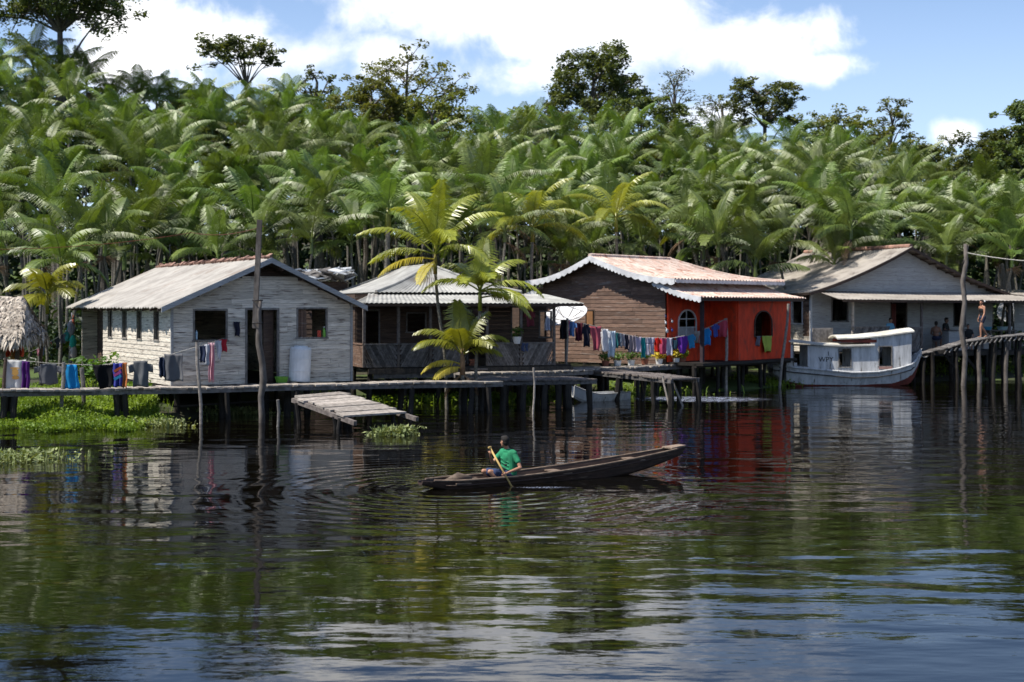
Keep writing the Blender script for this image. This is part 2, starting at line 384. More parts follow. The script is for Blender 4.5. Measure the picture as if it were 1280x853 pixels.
mw = bpy.data.materials.new('river_water'); mw.use_nodes = True; t = NT(mw.node_tree); t.n.clear()
geo = t.new('ShaderNodeNewGeometry'); P = geo.outputs['Position']
wv = t.vm('MULTIPLY', P, (.8, 2.0, 1)); wv2 = t.vm('MULTIPLY', P, (.55, 1.2, 1))
wob1 = t.new('ShaderNodeTexNoise'); t.put(wob1.inputs['Vector'], P); wob1.inputs['Scale'].default_value = .25
wv2 = t.vm('ADD', wv2, t.vm('MULTIPLY', wob1.outputs['Color'], (1.2, .9, 0)))
h1 = t.noise(wv, 2.6, 2, .45); h2 = t.noise(wv2, 1.0, 1.5, .4); h3 = t.noise(t.vm('MULTIPLY', P, (1, 2.2, 1)), 7, 2, .5)
calm = t.smooth(t.noise(t.vm('MULTIPLY', P, (.05, .12, 1)), 1.6, 2), .35, .62, .45, 1.15)
hh = t.m('ADD', t.m('MULTIPLY', h1, .0042), t.m('MULTIPLY', h2, .027))
hh = t.m('ADD', hh, t.m('MULTIPLY', h3, .0008))
hh = t.m('MULTIPLY', hh, calm)
# rings running out from the dipping paddle and the hull
rd_ = t.vm('DISTANCE', t.vm('MULTIPLY', P, (1, 1, 0)), (-.9, 24.3, 0))
ring = t.m('MULTIPLY', t.m('SINE', t.m('ADD', t.m('MULTIPLY', rd_, 2*math.pi/.42), t.m('MULTIPLY', h1, 2.5))), t.smooth(rd_, .5, 6.5, .0045, 0.0))
hh = t.m('ADD', hh, ring)
# stirred patch under the outfall pipes
pd = t.vm('LENGTH', t.vm('MULTIPLY', t.vm('SUBTRACT', P, (6.3, 48.3, 0)), (1/2.6, 1/1.7, 0)))
pm = t.smooth(t.m('ADD', pd, t.m('MULTIPLY', h1, .4)), .75, 1.25, 1, 0)
bn = t.new('ShaderNodeBump'); bn.inputs['Strength'].default_value = 1; bn.inputs['Distance'].default_value = 1; t.link(hh, bn.inputs['Height'])
b = t.new('ShaderNodeBsdfPrincipled'); b.inputs['Base Color'].default_value = (.0025, .002, .0012, 1); b.inputs['Roughness'].default_value = .02
b.inputs['IOR'].default_value = 1.33
def ncol(vec, sc):
    n = t.new('ShaderNodeTexNoise'); t.put(n.inputs['Vector'], vec); n.inputs['Scale'].default_value = sc; n.inputs['Detail'].default_value = 1.5
    return t.vm('SUBTRACT', n.outputs['Color'], (.5, .5, .5))
fine = t.vm('MULTIPLY', ncol(t.vm('MULTIPLY', P, (.45, 1.6, 1)), 3.2), (.012, .05, 0))
fc = t.new('ShaderNodeVectorMath', operation='SCALE'); t.link(fine, fc.inputs[0]); t.link(calm, fc.inputs['Scale'])
stir = t.vm('MULTIPLY', ncol(P, 7), (.5, .5, 0))
sc_ = t.new('ShaderNodeVectorMath', operation='SCALE'); t.link(stir, sc_.inputs[0]); t.link(pm, sc_.inputs['Scale'])
nn = t.vm('NORMALIZE', t.vm('ADD', t.vm('ADD', bn.outputs[0], fc.outputs[0]), sc_.outputs[0]))
t.link(nn, b.inputs['Normal'])
# soap suds drifting in the stirred patch and froth behind the paddle
sud = t.smooth(t.m('ADD', t.noise(t.vm('MULTIPLY', P, (.8, 1.6, 1)), 5, 5, .7), t.m('MULTIPLY', pm, .0)), .47, .58, 0, .75)
pd2 = t.vm('LENGTH', t.vm('MULTIPLY', t.vm('SUBTRACT', P, (.55, 24.55, 0)), (1/.62, 1/.17, 0)))
pm2 = t.smooth(t.m('ADD', pd2, t.m('MULTIPLY', h1, .8)), .7, 1.4, 1, 0)
sud2 = t.smooth(t.noise(P, 26, 4, .7), .5, .6, 0, .8)
fm = t.m('MAXIMUM', t.m('MULTIPLY', sud, pm), t.m('MULTIPLY', sud2, pm2))
t.link(t.mix(fm, (.0025, .002, .0012), (.42, .46, .60)), b.inputs['Base Color'])
t.link(t.m('ADD', .02, t.m('MULTIPLY', fm, .6)), b.inputs['Roughness'])
t.link(b.outputs[0], t.new('ShaderNodeOutputMaterial').inputs[0])
g = MB(); g.sheet(lambda s, q: (-1500+3000*s, -300+1000*q, 0), 6, 6)
wt = g.build('river_water', mw); tag(wt, kind='structure')
# ================================================================== HOUSE 1: white plank house
def cover(px0, px1, fr, y): return fr.lx(px0, y), fr.lx(px1, y)
def stilts(parent, fr_pts, z1, r=.08, mat=None, ground=None):
    for (x, y) in fr_pts:
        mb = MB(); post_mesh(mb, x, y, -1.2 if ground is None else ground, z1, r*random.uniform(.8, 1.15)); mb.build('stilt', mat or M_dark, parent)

f1 = Fr(-9.45, 39.6, 30); W1, L1, FL1 = 5.36, 10.6, .93
h1_ = thing('plank_house', 'white weathered plank house with open gable front and door, beside the tall pole', 'house', (f1.o[0], f1.o[1], 0), f1.a, 'wooden stilt houses')
PK = W1/2+.05; EV = 3.2; PKZ = 4.40
def rng1(z):
    zz = max(z, EV); k = (PKZ-zz)/(PKZ-EV); return (PK-PK*k, PK+(W1-PK)*k)
wl = f1.lx(243), f1.lx(282); dr = f1.lx(308.5), f1.lx(346); wr = f1.lx(372), f1.lx(407)
Wz = (2.20, 3.02)
mb = MB()
boards(mb, front(0), 0, W1, FL1, PKZ-.12, [(wl[0], wl[1], *Wz), (dr[0], dr[1], FL1, 3.04), (wr[0], wr[1], Wz[0]+.04, 3.06), (0, W1, 4.0, 9)], .135, rng1, seed=11, tvar=.17)
sow = [(f1.ly(px)-.2, f1.ly(px)+.22, 2.18, 3.0) for px in (197, 175.5, 157, 139)]
boards(mb, side(0), 0, 7.6, FL1, EV, sow, .135, seed=12, tvar=.12)
boards(mb, rside(W1), 0, L1, FL1, EV, [(3, 3.9, 2.1, 3)], .2, seed=13)
boards(mb, back(L1), 0, W1, FL1, PKZ-.1, [], .2, rng1, seed=14)
mb.build('wall', M_white, h1_)
mb = MB(); boards(mb, front(.25), .3, W1-.3, 3.9, PKZ-.02, [], .15, rng1, seed=18); mb.build('gable_backing', M_brown, h1_)
mb = MB()
boards(mb, side(.55), 7.6, L1, .6, EV, [(8.5, 9.2, 2.0, 2.9)], .15, seed=15)
mb.hexa([(0, 7.6, .6), (.55, 7.6, .6), (.55, 7.64, .6), (0, 7.64, .6), (0, 7.6, EV), (.55, 7.6, EV), (.55, 7.64, EV), (0, 7.64, EV)])
mb.build('rear_wall', M_brown, h1_)['label'] = 'dark brown rear wall under the eave'
for (a, b_, z0, z1) in ((*wl, *Wz), (wr[0], wr[1], Wz[0]+.04, 3.06)): frame_parts(h1_, front(0), a, b_, z0, z1, M_grey, 'window', .05, .045)
mb = MB()
for i in range(3): mb.hexa([(wr[0]+.02+.09*i, .02, Wz[0]+.05), (wr[0]+.10+.09*i, .02, Wz[0]+.05), (wr[0]+.10+.09*i, .05, Wz[0]+.05), (wr[0]+.02+.09*i, .05, Wz[0]+.05), (wr[0]+.02+.09*i, .02, 3.05), (wr[0]+.10+.09*i, .02, 3.05), (wr[0]+.10+.09*i, .05, 3.05), (wr[0]+.02+.09*i, .05, 3.05)], random.uniform(-.2, .2))
mb.build('shutter', M_brown2, h1_)
frame_parts(h1_, front(0), dr[0], dr[1], FL1, 3.04, M_grey, 'door_frame', .06, .05, False)
mb = MB(); mb.box(((dr[1]-.22), .12, 1.98), (.34, .04, 2.1), .25); mb.build('door', M_brown, h1_)
for k, (a, b_, z0, z1) in enumerate(sow):
    frame_parts(h1_, side(0), a, b_, z0, z1, M_grey, 'window', .05, .05)
    mb = MB(); mb.hexa([(.03, a, z0), (.03, a+.22, z0), (.05, a+.22, z0), (.05, a, z0), (.03, a, z1), (.03, a+.22, z1), (.05, a+.22, z1), (.05, a, z1)]); mb.build('shutter', M_deck, h1_)
# corner boards, gable trim
mb = MB(); mb.box((-.03, -.03, (FL1+EV)/2), (.07, .07, EV-FL1), tint=-.1); mb.box((W1+.02, -.03, (FL1+EV)/2), (.07, .07, EV-FL1), tint=-.15)
mb.build('corner_trim', M_white2, h1_)
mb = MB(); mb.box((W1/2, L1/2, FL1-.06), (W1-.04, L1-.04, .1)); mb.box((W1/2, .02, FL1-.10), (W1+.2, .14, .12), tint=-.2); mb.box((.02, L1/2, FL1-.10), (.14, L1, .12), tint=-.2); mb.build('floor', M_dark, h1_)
# roof
OV, FO = .45, .42
sl_ = (PKZ-EV)/PK; ez = EV-sl_*OV+.1; ezr = EV-(PKZ-EV)/(W1-PK)*.35+.1; RZ = PKZ+.12
mb = MB(); roof(mb, (-OV, L1+.5, ez), (-OV, -FO, ez), (PK, -FO, RZ), (PK, L1+.5, RZ), .18, .02, 6, .03, seed=21, rag=.012)
roof(mb, (W1+.35, -FO, ezr), (W1+.35, L1+.5, ezr), (PK, L1+.5, RZ), (PK, -FO, RZ), .18, .02, 6, .03, seed=22)
rf = mb.build('roof', M_fibro, h1_, solid=.015)
mb = MB(); mb.tube([(PK, -FO, RZ+.02), (PK, L1+.45, RZ+.02)], .06, 8, -.3); rd = random.Random(5); y = -FO+.1
while y < L1+.4:
    mb.bar((PK-rd.uniform(.02, .16), y, RZ+rd.uniform(.02, .04)), (PK+rd.uniform(.0, .1), y+rd.uniform(-.1, .1), RZ+rd.uniform(.06, .15)), .13, .03, rd.uniform(-.4, .3)); y += rd.uniform(.13, .24)
mb.build('ridge_caps', M_ridge, rf)
mb = MB()
board_strip(mb, [(-OV, -FO-.03, ez+.02), (PK, -FO-.03, RZ+.01)], .15, .03, (0, -1, 0)); board_strip(mb, [(PK, -FO-.03, RZ+.01), (W1+.35, -FO-.03, ezr+.02)], .15, .03, (0, -1, 0), -.1)
mb.build('bargeboard', M_white2, rf)
mb = MB()
for x in [i*.62 for i in range(1, 9)]:
    zz = RZ-.16-abs(x-PK)*sl_; mb.bar((x, -FO+.03, zz), (x, .3, zz), .05, .07)
for y in [i*.8 for i in range(0, 14)]: mb.bar((-OV+.03, y, ez-.07), (.4, y, ez+.15), .05, .07)
mb.build('rafters', M_brown, rf)
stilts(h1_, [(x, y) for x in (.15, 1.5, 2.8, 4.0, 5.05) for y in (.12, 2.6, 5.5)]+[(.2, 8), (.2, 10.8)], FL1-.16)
mb = MB()
for z in (.35,): mb.bar((0, .0, z), (3.0, -.25, z+.1), .05, .05)
mb.bar((3.2, -.2, .28), (5.4, .2, .12), .05, .07, .6); mb.build('brace', M_dark, h1_)

def small(name, label, cat, fr, x, y, z, group=None):
    p = fr.w(x, y, z); return thing(name, label, cat, p, fr.a, group)
# things by the white house
t_ = small('water_tank', 'tall white plastic drum leaning on the grey plank front between door and window', 'water tank', f1, f1.lx(374, -.25), -.25, FL1+.03)
mb = MB(); mb.lathe([(0, 0), (.29, 0), (.31, .03), (.31, .93), (.29, .98), (.27, 1.0), (0, 1.0)], n=20); o = mb.build('drum', M_pot, t_, smooth=False); o.rotation_euler = (0, R(3), 0)
mb = MB(); mb.lathe([(.0, 1.0), (.2, 1.0), (.2, 1.04), (0, 1.05)], n=14); mb.lathe([(.315, .3), (.32, .31), (.315, .33)], n=20); mb.lathe([(.315, .66), (.32, .67), (.315, .69)], n=20); mb.build('lid', M_pot, t_).rotation_euler = (0, R(3), 0)
M_green = mk('green_plastic', (.18, .42, .06), None, 4, rough=.4); M_redp = mk('red_plastic', (.5, .06, .03), None, 4, rough=.5)
mb = MB(); mb.lathe([(0, .01), (.15, 0), (.2, .16), (.215, .165), (.2, .17), (.185, .16), (.14, .02), (0, .02)], n=18)
o = mb.build('basin', M_green, loc=f1.w(f1.lx(352, -.3), -.3, FL1+.02)); tag(o, 'small green plastic basin on the floor by the white drum', 'basin')
o = thing('bottle', 'green plastic bottle standing on the window sill of the white house', 'bottle', f1.w(f1.lx(405, .0), .0, Wz[0]+.04))
mb = MB(); mb.lathe([(0, 0), (.045, 0), (.047, .02), (.047, .18), (.02, .25), (.018, .28)], n=12); mb.build('body', M_green, o); mb = MB(); mb.lathe([(.02, .28), (.02, .31), (0, .31)], n=10); mb.build('cap', M_pot, o)
mb = MB(); mb.box((0, 0, .09), (.1, .07, .18)); mb.box((0, 0, .185), (.11, .08, .02), tint=.3); o = mb.build('box', M_redp, loc=f1.w(f1.lx(399, 0), 0, Wz[0]+.04)); tag(o, 'small red box beside the green bottle on the sill', 'box')
mb = MB(); mb.lathe([(0, 0), (.03, 0), (.032, .2), (.015, .24), (.015, .26), (0, .26)], n=10); o = mb.build('bottle', mk('pale_blue_plastic', (.35, .5, .6), None, 4, rough=.3), loc=f1.w(wl[0]+.06, 0, Wz[0]+.01)); tag(o, 'pale blue bottle in the corner of the open square window beside the clothes post', 'bottle')

# tall pole in two lengths
t_ = thing('tall_pole', 'tall pole in the water before the white plank house, squared top lashed to crooked log', 'pole', (PX(326, 38.3), 38.3, 0))
mb = MB(); mb.tube([(.02, 0, -1.3), (.03, 0, .2), (.0, 0, .7), (.07, .01, 1.15), (.04, 0, 1.6), (-.05, 0, 2.1), (-.06, 0, 3.0), (-.03, 0, 3.3)], [.09, .085, .08, .10, .085, .09, .075, .06], 10, 0); mb.build('log', M_pole, t_, smooth=True)
mb = MB(); mb.bar((-.16, .0, 2.55), (-.03, .0, PZ(275, 38.3)), .13, .13, 0, up=(0, 1, 0)); mb.build('timber', M_pole, t_)
mb = MB();
for z in (2.7, 3.3): mb.lathe([(.14, -.02), (.15, 0), (.14, .02)], (-.09, 0, z), 12)
mb.build('lashing', M_wire, t_)

# ================================================================== decks
def deck(name, label, cat, A, B, wd, z, postpx=(), th=.05, pw=.16, mat=None, group='wooden boardwalks over the river', zb=None, rag=.06, inner=True, posts=None, pr=.085, seed=1, beams=True):
    """A-B front edge of the deck in plan; boards run across it, wd deep; zb: height at B"""
    rd = random.Random(seed); A, B = Vector(A), Vector(B); L = (B-A).length; a = math.atan2(B.y-A.y, B.x-A.x)
    t = thing(name, label, cat, (A.x, A.y, 0), a, group); zb = z if zb is None else zb
    def zz(x): return z+(zb-z)*x/L+.012*math.sin(x*1.7)+.01*math.sin(x*.61+1)
    mb = MB(); x = 0
    while x < L-.02:
        wdt = pw*rd.uniform(.7, 1.25); e = min(x+wdt, L); o1, o2 = rd.uniform(-rag, rag), rd.uniform(-rag, rag); dz = rd.uniform(-.008, .012)
        mb.hexa([(x, -o1, zz(x)-th+dz), (e-.012, -o1, zz(e)-th+dz), (e-.012, wd+o2, zz(e)-th+dz), (x, wd+o2, zz(x)-th+dz), (x, -o1, zz(x)+dz), (e-.012, -o1, zz(e)+dz), (e-.012, wd+o2, zz(e)+dz), (x, wd+o2, zz(x)+dz)], rd.uniform(-.3, .25)); x = e
    mb.build('deck_boards', mat or M_deck, t)
    if beams:
        mb = MB()
        for y in (.06, wd-.06):
            x = 0
            while x < L:
                e = min(x+rd.uniform(2.2, 3.6), L); mb.bar((x, y, zz(x)-th-.055), (e-.01, y, zz(e)-th-.055), .07, .105, rd.uniform(-.3, .3)); x = e
        mb.build('beam', M_rail, t)
    ps = [((px-640)/F, px) for px in postpx]
    for k, px in ps:
        x = (k*A.y-A.x)/(math.cos(a)-k*math.sin(a))
        for y in ((.08, wd-.08) if inner else (.08,)):
            mb = MB(); post_mesh(mb, x+rd.uniform(-.1, .1)*(y > .1), y, -1.3, zz(x)-th-.1, pr*rd.uniform(.85, 1.15)); mb.build('post', M_dark, t)
    return t
A1 = (PX(-40, 36.8), 36.8); B1 = (PX(630, 42.1), 42.1)
deck('boardwalk', 'long plank boardwalk on thin posts running before the white plank house', 'boardwalk', A1, B1, 1.0, .93, (4, 18, 146, 157, 285, 372, 437, 515, 590, 612), seed=2)
deck('boardwalk', 'darker plank boardwalk on paired posts between the long walk and the small white boat', 'boardwalk', (PX(612, 42.9), 42.9), (PX(747, 44.2), 44.2), 1.9, .90, (630, 655, 682, 699, 712, 738), mat=M_deckd, seed=3, pr=.1)
deck('boardwalk', 'narrow plank walk at the foot of the grey porch house steps', 'boardwalk', (PX(585, 45.0), 45.0), (PX(742, 48.2), 48.2), .8, 1.0, (600, 650, 700, 735), seed=4, pr=.07)
deck('jetty', 'grey jetty sloping out to the leaning outfall boards', 'jetty', (PX(700, 50.6), 50.6), (PX(838, 44.6), 44.6), 1.15, .98, (725, 770, 815, 835), mat=M_deckd, seed=5, zb=.90, pr=.09)
deck('boardwalk', 'pale plank walk on posts in front of the red tiled house', 'boardwalk', (PX(736, 48.4), 48.4), (PX(974, 56.2), 56.2), 1.1, 1.0, (755, 778, 800, 824, 850, 878, 905, 930, 958), seed=6, zb=1.08, pr=.08)
# outfall boards
for k, (p0, p1, lb) in enumerate((((828, 470), (838, 492), 'weathered plank leaning from the jetty end into the stirred water, the steeper one'), ((838, 470), (856, 490), 'weathered plank leaning from the jetty end into the stirred water, the flatter one'))):
    a, b_ = at(p0[0], p0[1], 45.0), at(p1[0], p1[1]+6, 44.9); b_.z = -.15
    mb = MB(); mb.bar((0, 0, 0), b_-a, .10, .05); o = mb.build('plank', M_deck, loc=a); tag(o, lb, 'plank', 'planks leaning off the jetty')
# floating ramp
t_ = thing('ramp', 'sagging ramp of wide bleached planks sloping from the boardwalk to the water', 'ramp', (0, 0, 0))
fA, fB, fC, fD = at(365, 497, 37.0), at(428, 496, 38.2), at(512, 519, 34.6), at(428, 522, 33.2)
fA.z = .72; fB.z = .76; fC.z = .36; fD.z = .36
fA.x, fA.y = PX(366, 37.6), 37.6; fB.x, fB.y = PX(430, 38.9), 38.9; fC.x, fC.y = PX(508, 36.9), 36.9; fD.x, fD.y = PX(432, 35.6), 35.6
mid = (fA+fC)/2; t_.location = (mid.x, mid.y, 0)
mb = MB(); rd = random.Random(9); s_ = 0
while s_ < .97:
    e_ = s_+rd.uniform(.10, .17); e2 = min(e_-.012, 1)
    p, q, r_, v_ = fA.lerp(fD, s_), fB.lerp(fC, s_), fB.lerp(fC, e2), fA.lerp(fD, e2); o1 = rd.uniform(-.15, .1); dr_ = (q-p).normalized()
    m0 = Vector((mid.x, mid.y, 0)); p, q, r_, v_ = p-dr_*o1-m0, q-m0+dr_*rd.uniform(-.2, .1), r_-m0, v_-dr_*o1-m0; up_ = Vector((0, 0, .045+rd.uniform(-.01, .02)))
    mb.hexa([p, v_, r_, q, p+up_, v_+up_, r_+up_, q+up_], rd.uniform(-.2, .35)); s_ = e_
mb.build('ramp_boards', M_deck, t_)
for (p, q) in ((fA, fD), (fB, fC)):
    m0 = Vector((mid.x, mid.y, .06)); mb = MB(); mb.bar(p-m0, q-m0+(q-p).normalized()*.45, .09, .11); mb.build('beam', M_deckd, t_)
    for s_ in (.1, .8):
        pp = p.lerp(q, s_); mb = MB(); post_mesh(mb, pp.x-mid.x, pp.y-mid.y, -1, pp.z-.08, .06); mb.build('post', M_dark, t_)
# loose stakes in the water
def stake(px, D, ytop, r, label, lean=0.0, mat=None, name='stake', grp=None):
    mb = MB(); post_mesh(mb, 0, 0, -1.2, PZ(ytop, D), r, lean=lean); o = mb.build(name, mat or M_grey, loc=(PX(px, D), D, 0)); return tag(o, label, name.replace('_', ' '), grp)
stake(252, 38.0, 428, .045, 'pale clothes post standing in the water before the corner of the white house', -.1, M_deck, 'clothes_post')
stake(347, 37.0, 500, .04, 'thin dark stake in the water beside the ramp, below the tall pole'); stake(424, 35.0, 523, .04, 'short dark stub at the low end of the ramp', 0, M_dark)
stake(667, 41.4, 460, .03, 'thin pale stick standing in front of the dark boardwalk', 0, M_deck)
stake(971, 55.0, 380, .055, 'slim leaning mooring pole beside the stern of the white cabin boat', .45, M_deck, 'mooring_pole')
stake(707, 49.0, 398, .045, 'pale post holding the clothesline by the satellite dish', .05, M_deck, 'clothes_post')
stake(909, 53.2, 398, .06, 'pale square post at the high end of the long clothesline by the red house door', -.05, M_deck, 'clothes_post')
stake(78, 37.9, 453, .05, 'short dark post behind the boardwalk between grey shirt and blue skirt', 0, M_grey, 'clothes_post')
stake(103, 38.9, 460, .06, 'grey fence post in the bright grass behind the blue skirt', 0, M_grey, 'clothes_post')
stake(6, 37.9, 448, .05, 'dark post at the end of the clothesline below the thatched hut', 0, M_brown, 'clothes_post')
# shoreline rails in the marsh
# ================================================================== HOUSE 2: hip-roofed porch house
f2 = Fr(-4.55, 45.7, 20); PW, PD = 6.95, 1.55; FL2 = 1.18; W2, L2 = 5.6, 6.2
h2 = thing('porch_house', 'dark plank house with pale hipped roof and diagonal boarded porch rail behind the young palms', 'house', (f2.o[0], f2.o[1], 0), f2.a, 'wooden stilt houses')
TOP2 = 3.55
d1 = (f2.lx(456, PD), f2.lx(473, PD)); w1 = (f2.lx(509, PD), f2.lx(531, PD)); d2 = (f2.lx(585, PD), f2.lx(607, PD)); o1_ = (f2.lx(640, PD), f2.lx(651, PD)); w2_ = (f2.lx(675, PD), f2.lx(688, PD))
mb = MB(); boards(mb, front(PD), -.1, PW-.3, FL2, TOP2, [(*d1, FL2, 3.0), (*w1, 2.3, 2.9), (*d2, FL2, 3.05), (*o1_, 1.9, 3.1), (*w2_, 2.1, 2.95)], .15, seed=31)
boards(mb, side(-.1), PD, PD+L2, FL2, TOP2, [(PD+1, PD+1.9, 2.1, 3)], .15, seed=32); boards(mb, back(PD+L2), -.1, PW-.3, FL2, TOP2, [(o1_[0]-.6, o1_[1]+.3, 1.6, 3.1)], .2, seed=33); boards(mb, rside(PW-.3), PD, PD+L2, FL2, TOP2, [], .15, seed=34)
mb.build('wall', M_brown, h2)
for (a, b_, z0, z1, nm) in ((*w1, 2.3, 2.9, 'window'), (*w2_, 2.1, 2.95, 'window'), (*o1_, 1.9, 3.1, 'window'), (*d1, FL2, 3.0, 'door_frame'), (*d2, FL2, 3.05, 'door_frame')): frame_parts(h2, front(PD), a, b_, z0, z1, M_rail, nm, .05, .04, nm == 'window')
mb = MB(); mb.box((PW/2, (PD+L2)/2, FL2-.05), (PW+.05, PD+L2, .1)); mb.box((PW/2, .0, FL2-.13), (PW+.15, .12, .16), tint=2.0); mb.build('floor', M_dark, h2)
mb = MB(); mb.box((PW/2, .01, FL2-.28), (PW-.2, .05, .16)); mb.build('skirt_board', M_rail, h2)
posts2 = [f2.lx(px, .05) for px in (455, 498, 538, 609, 651, 692.5)]
for x in posts2: mb = MB(); mb.box((x, .05, (FL2+3.25)/2), (.085, .085, 3.25-FL2)); mb.build('porch_post', M_deckd, h2)
def diag_rail(parent, to3, a0, a1, z0, z1, mat, sl=.55, pit=.085, name='railing', flip=1, seed=0):
    rd = random.Random(seed); mb = MB(); H = z1-z0; x = a0-H*sl if flip > 0 else a0
    n = int((a1-a0+H*sl)/pit)
    for i in range(n):
        x0 = a0+i*pit; # top x
        pts = []
        xb = x0-H*sl
        # clip parallelogram strip to the panel by sampling
        def seg_(xa): # returns t-range along strip inside
            t0 = 0.0; t1 = 1.0
            # position xa + H*sl*t
            if xa < a0: t0 = (a0-xa)/(H*sl)
            if xa+H*sl > a1: t1 = (a1-xa)/(H*sl)
            return t0, t1
        t0, t1 = seg_(xb); wdt = pit*.86
        if t1-t0 < .04: continue
        def P_(t, dx, off):
            xx = xb+H*sl*t+dx; zz = z0+H*t
            if flip < 0: xx = a0+a1-xx
            return to3(min(max(xx, a0), a1), zz, off)
        mb.hexa([P_(t0, 0, 0), P_(t0, wdt, 0), P_(t0, wdt, .02), P_(t0, 0, .02), P_(t1, 0, 0), P_(t1, wdt, 0), P_(t1, wdt, .02), P_(t1, 0, .02)], rd.uniform(-.4, .4))
    r = lambda za, zb: mb.hexa([to3(a0, za, -.02), to3(a1, za, -.02), to3(a1, za, .04), to3(a0, za, .04), to3(a0, zb, -.02), to3(a1, zb, -.02), to3(a1, zb, .04), to3(a0, zb, .04)], .1)
    r(z1, z1+.05)
    return mb.build(name, mat, parent)
RZ2 = FL2+.72
diag_rail(h2, front(0), posts2[0], posts2[1]-.03, FL2, RZ2, M_rail, flip=-1, seed=1); diag_rail(h2, front(0), posts2[1]+.02, posts2[2], FL2, RZ2, M_rail, flip=1, seed=2)
diag_rail(h2, front(0), posts2[2]+.03, f2.lx(583), FL2, RZ2, M_rail, flip=1, seed=3); diag_rail(h2, front(0), posts2[3], posts2[4]-.03, FL2, RZ2, M_rail, flip=-1, seed=4); diag_rail(h2, front(0), posts2[4]+.02, posts2[5], FL2, RZ2, M_rail, flip=1, seed=5)
diag_rail(h2, side(posts2[0]-.02), .05, PD-.05, FL2, RZ2, M_brown2, flip=1, seed=6)
# skirt roof
mb = MB(); e2 = 3.25; i2 = 3.52; XL, XR = -.25, PW+.35
roof(mb, (XL, -.35, e2), (XR, -.35, e2), (XR-.6, PD+.1, i2+.05), (XL+.6, PD+.1, i2+.05), .16, .012, 4, seed=41)
roof(mb, (XL, PD+L2, e2), (XL, -.35, e2), (XL+.6, PD+.1, i2), (XL+.6, PD+L2, i2), .16, .018, 4, seed=42)
mb.build('porch_roof', M_fibro2, h2, solid=.012)
mb = MB(); board_strip(mb, [(XL+.02, -.33, e2-.02), (XR-.02, -.33, e2-.02)], .08, .03, (0, 1, 0)); board_strip(mb, [(XL+.03, -.33, e2-.02), (XL+.03, 3, e2-.02)], .08, .03, (1, 0, 0)); mb.build('fascia', M_brown, h2)
# main hip roof
ex0, ex1, ey0, ey1 = f2.lx(470, PD-.15), f2.lx(652, PD-.15), PD-.15, PD+L2+.3; ze = 3.62; zp = PZ(331, 50.2); cx = (ex0+ex1)/2; hw = (ex1-ex0)/2
ap = (cx, ey0+hw*.95, zp); aq = (cx, ey1-.6, zp-.02)
mb = MB(); roof(mb, (ex0, ey0, ze), (ex1, ey0, ze), ap, ap, .16, .016, 6, seed=43, curve=lambda t: -.10*math.sin(math.pi*t))
roof(mb, (ex0, ey1, ze), (ex0, ey0, ze), ap, aq, .16, .016, 6, seed=44, curve=lambda t: -.10*math.sin(math.pi*t)); roof(mb, (ex1, ey0, ze), (ex1, ey1, ze), aq, ap, .16, .016, 6, seed=45, curve=lambda t: -.10*math.sin(math.pi*t)); roof(mb, (ex1, ey1, ze), (ex0, ey1, ze), aq, aq, .16, .016, 6, seed=46)
rf = mb.build('roof', M_fibro2, h2, solid=.012)
def hipl(a, b):
    mb = MB(); a, b = Vector(a), Vector(b); mb.tube([a.lerp(b, i/6)+Vector((0, 0, .03-.10*math.sin(math.pi*i/6))) for i in range(7)], .05, 8); mb.build('ridge_cap', M_fibro2, rf)
hipl((ex0, ey0, ze), ap); hipl((ex1, ey0, ze), ap); mb = MB(); mb.tube([ap, aq], .05, 8); mb.build('ridge_cap', M_fibro2, rf)
mb = MB(); mb.box(((ex0+ex1)/2, (ey0+ey1)/2+.1, ze-.10), (ex1-ex0-.2, ey1-ey0-.3, .14)); mb.build('eave_board', M_brown, rf)
stilts(h2, [(x, y) for x in [i*PW/6 for i in range(7)] for y in (.1, 2.2)], FL2-.12, .09)
mb = MB()
xs0, xs1 = f2.lx(586), f2.lx(607)
for i in range(4): mb.box(((xs0+xs1)/2, -.12-.2*i, FL2-.12-.17*i+.02), (xs1-xs0, .22, .05), tint=.3)
mb.build('steps', M_deckd, h2)
M_brick = mk('brick_red', (.28, .10, .06), (.2, .08, .05), 8)
mb = MB();
for i in range(3):
    for j in range(2): mb.box((.12*j-.06+(.03 if i % 2 else 0), 0, .035+.075*i), (.11, .1, .065), tint=random.uniform(-.2, .2))
o = mb.build('brick_stack', M_brick, loc=f2.w(xs0+.25, .35, FL2)); tag(o, 'small stack of reddish bricks on the porch by the steps', 'bricks')

# ================================================================== HOUSE 3: tiled red house
f3 = Fr(5.62, 52.0, 50); FL3 = 1.12; W3, LU = 5.75, 6.9; RC = 2.92; PO = 1.25   # front wall y=0 from u=0; porch out to y=-PO
h3 = thing('tiled_house', 'house with red clay tile roof, white scalloped trim, brown plank gable and orange red front', 'house', (f3.o[0], f3.o[1], 0), f3.a, 'wooden stilt houses')
GP = 3.05; PK3 = PZ(326, 54.6); EV3 = 4.12
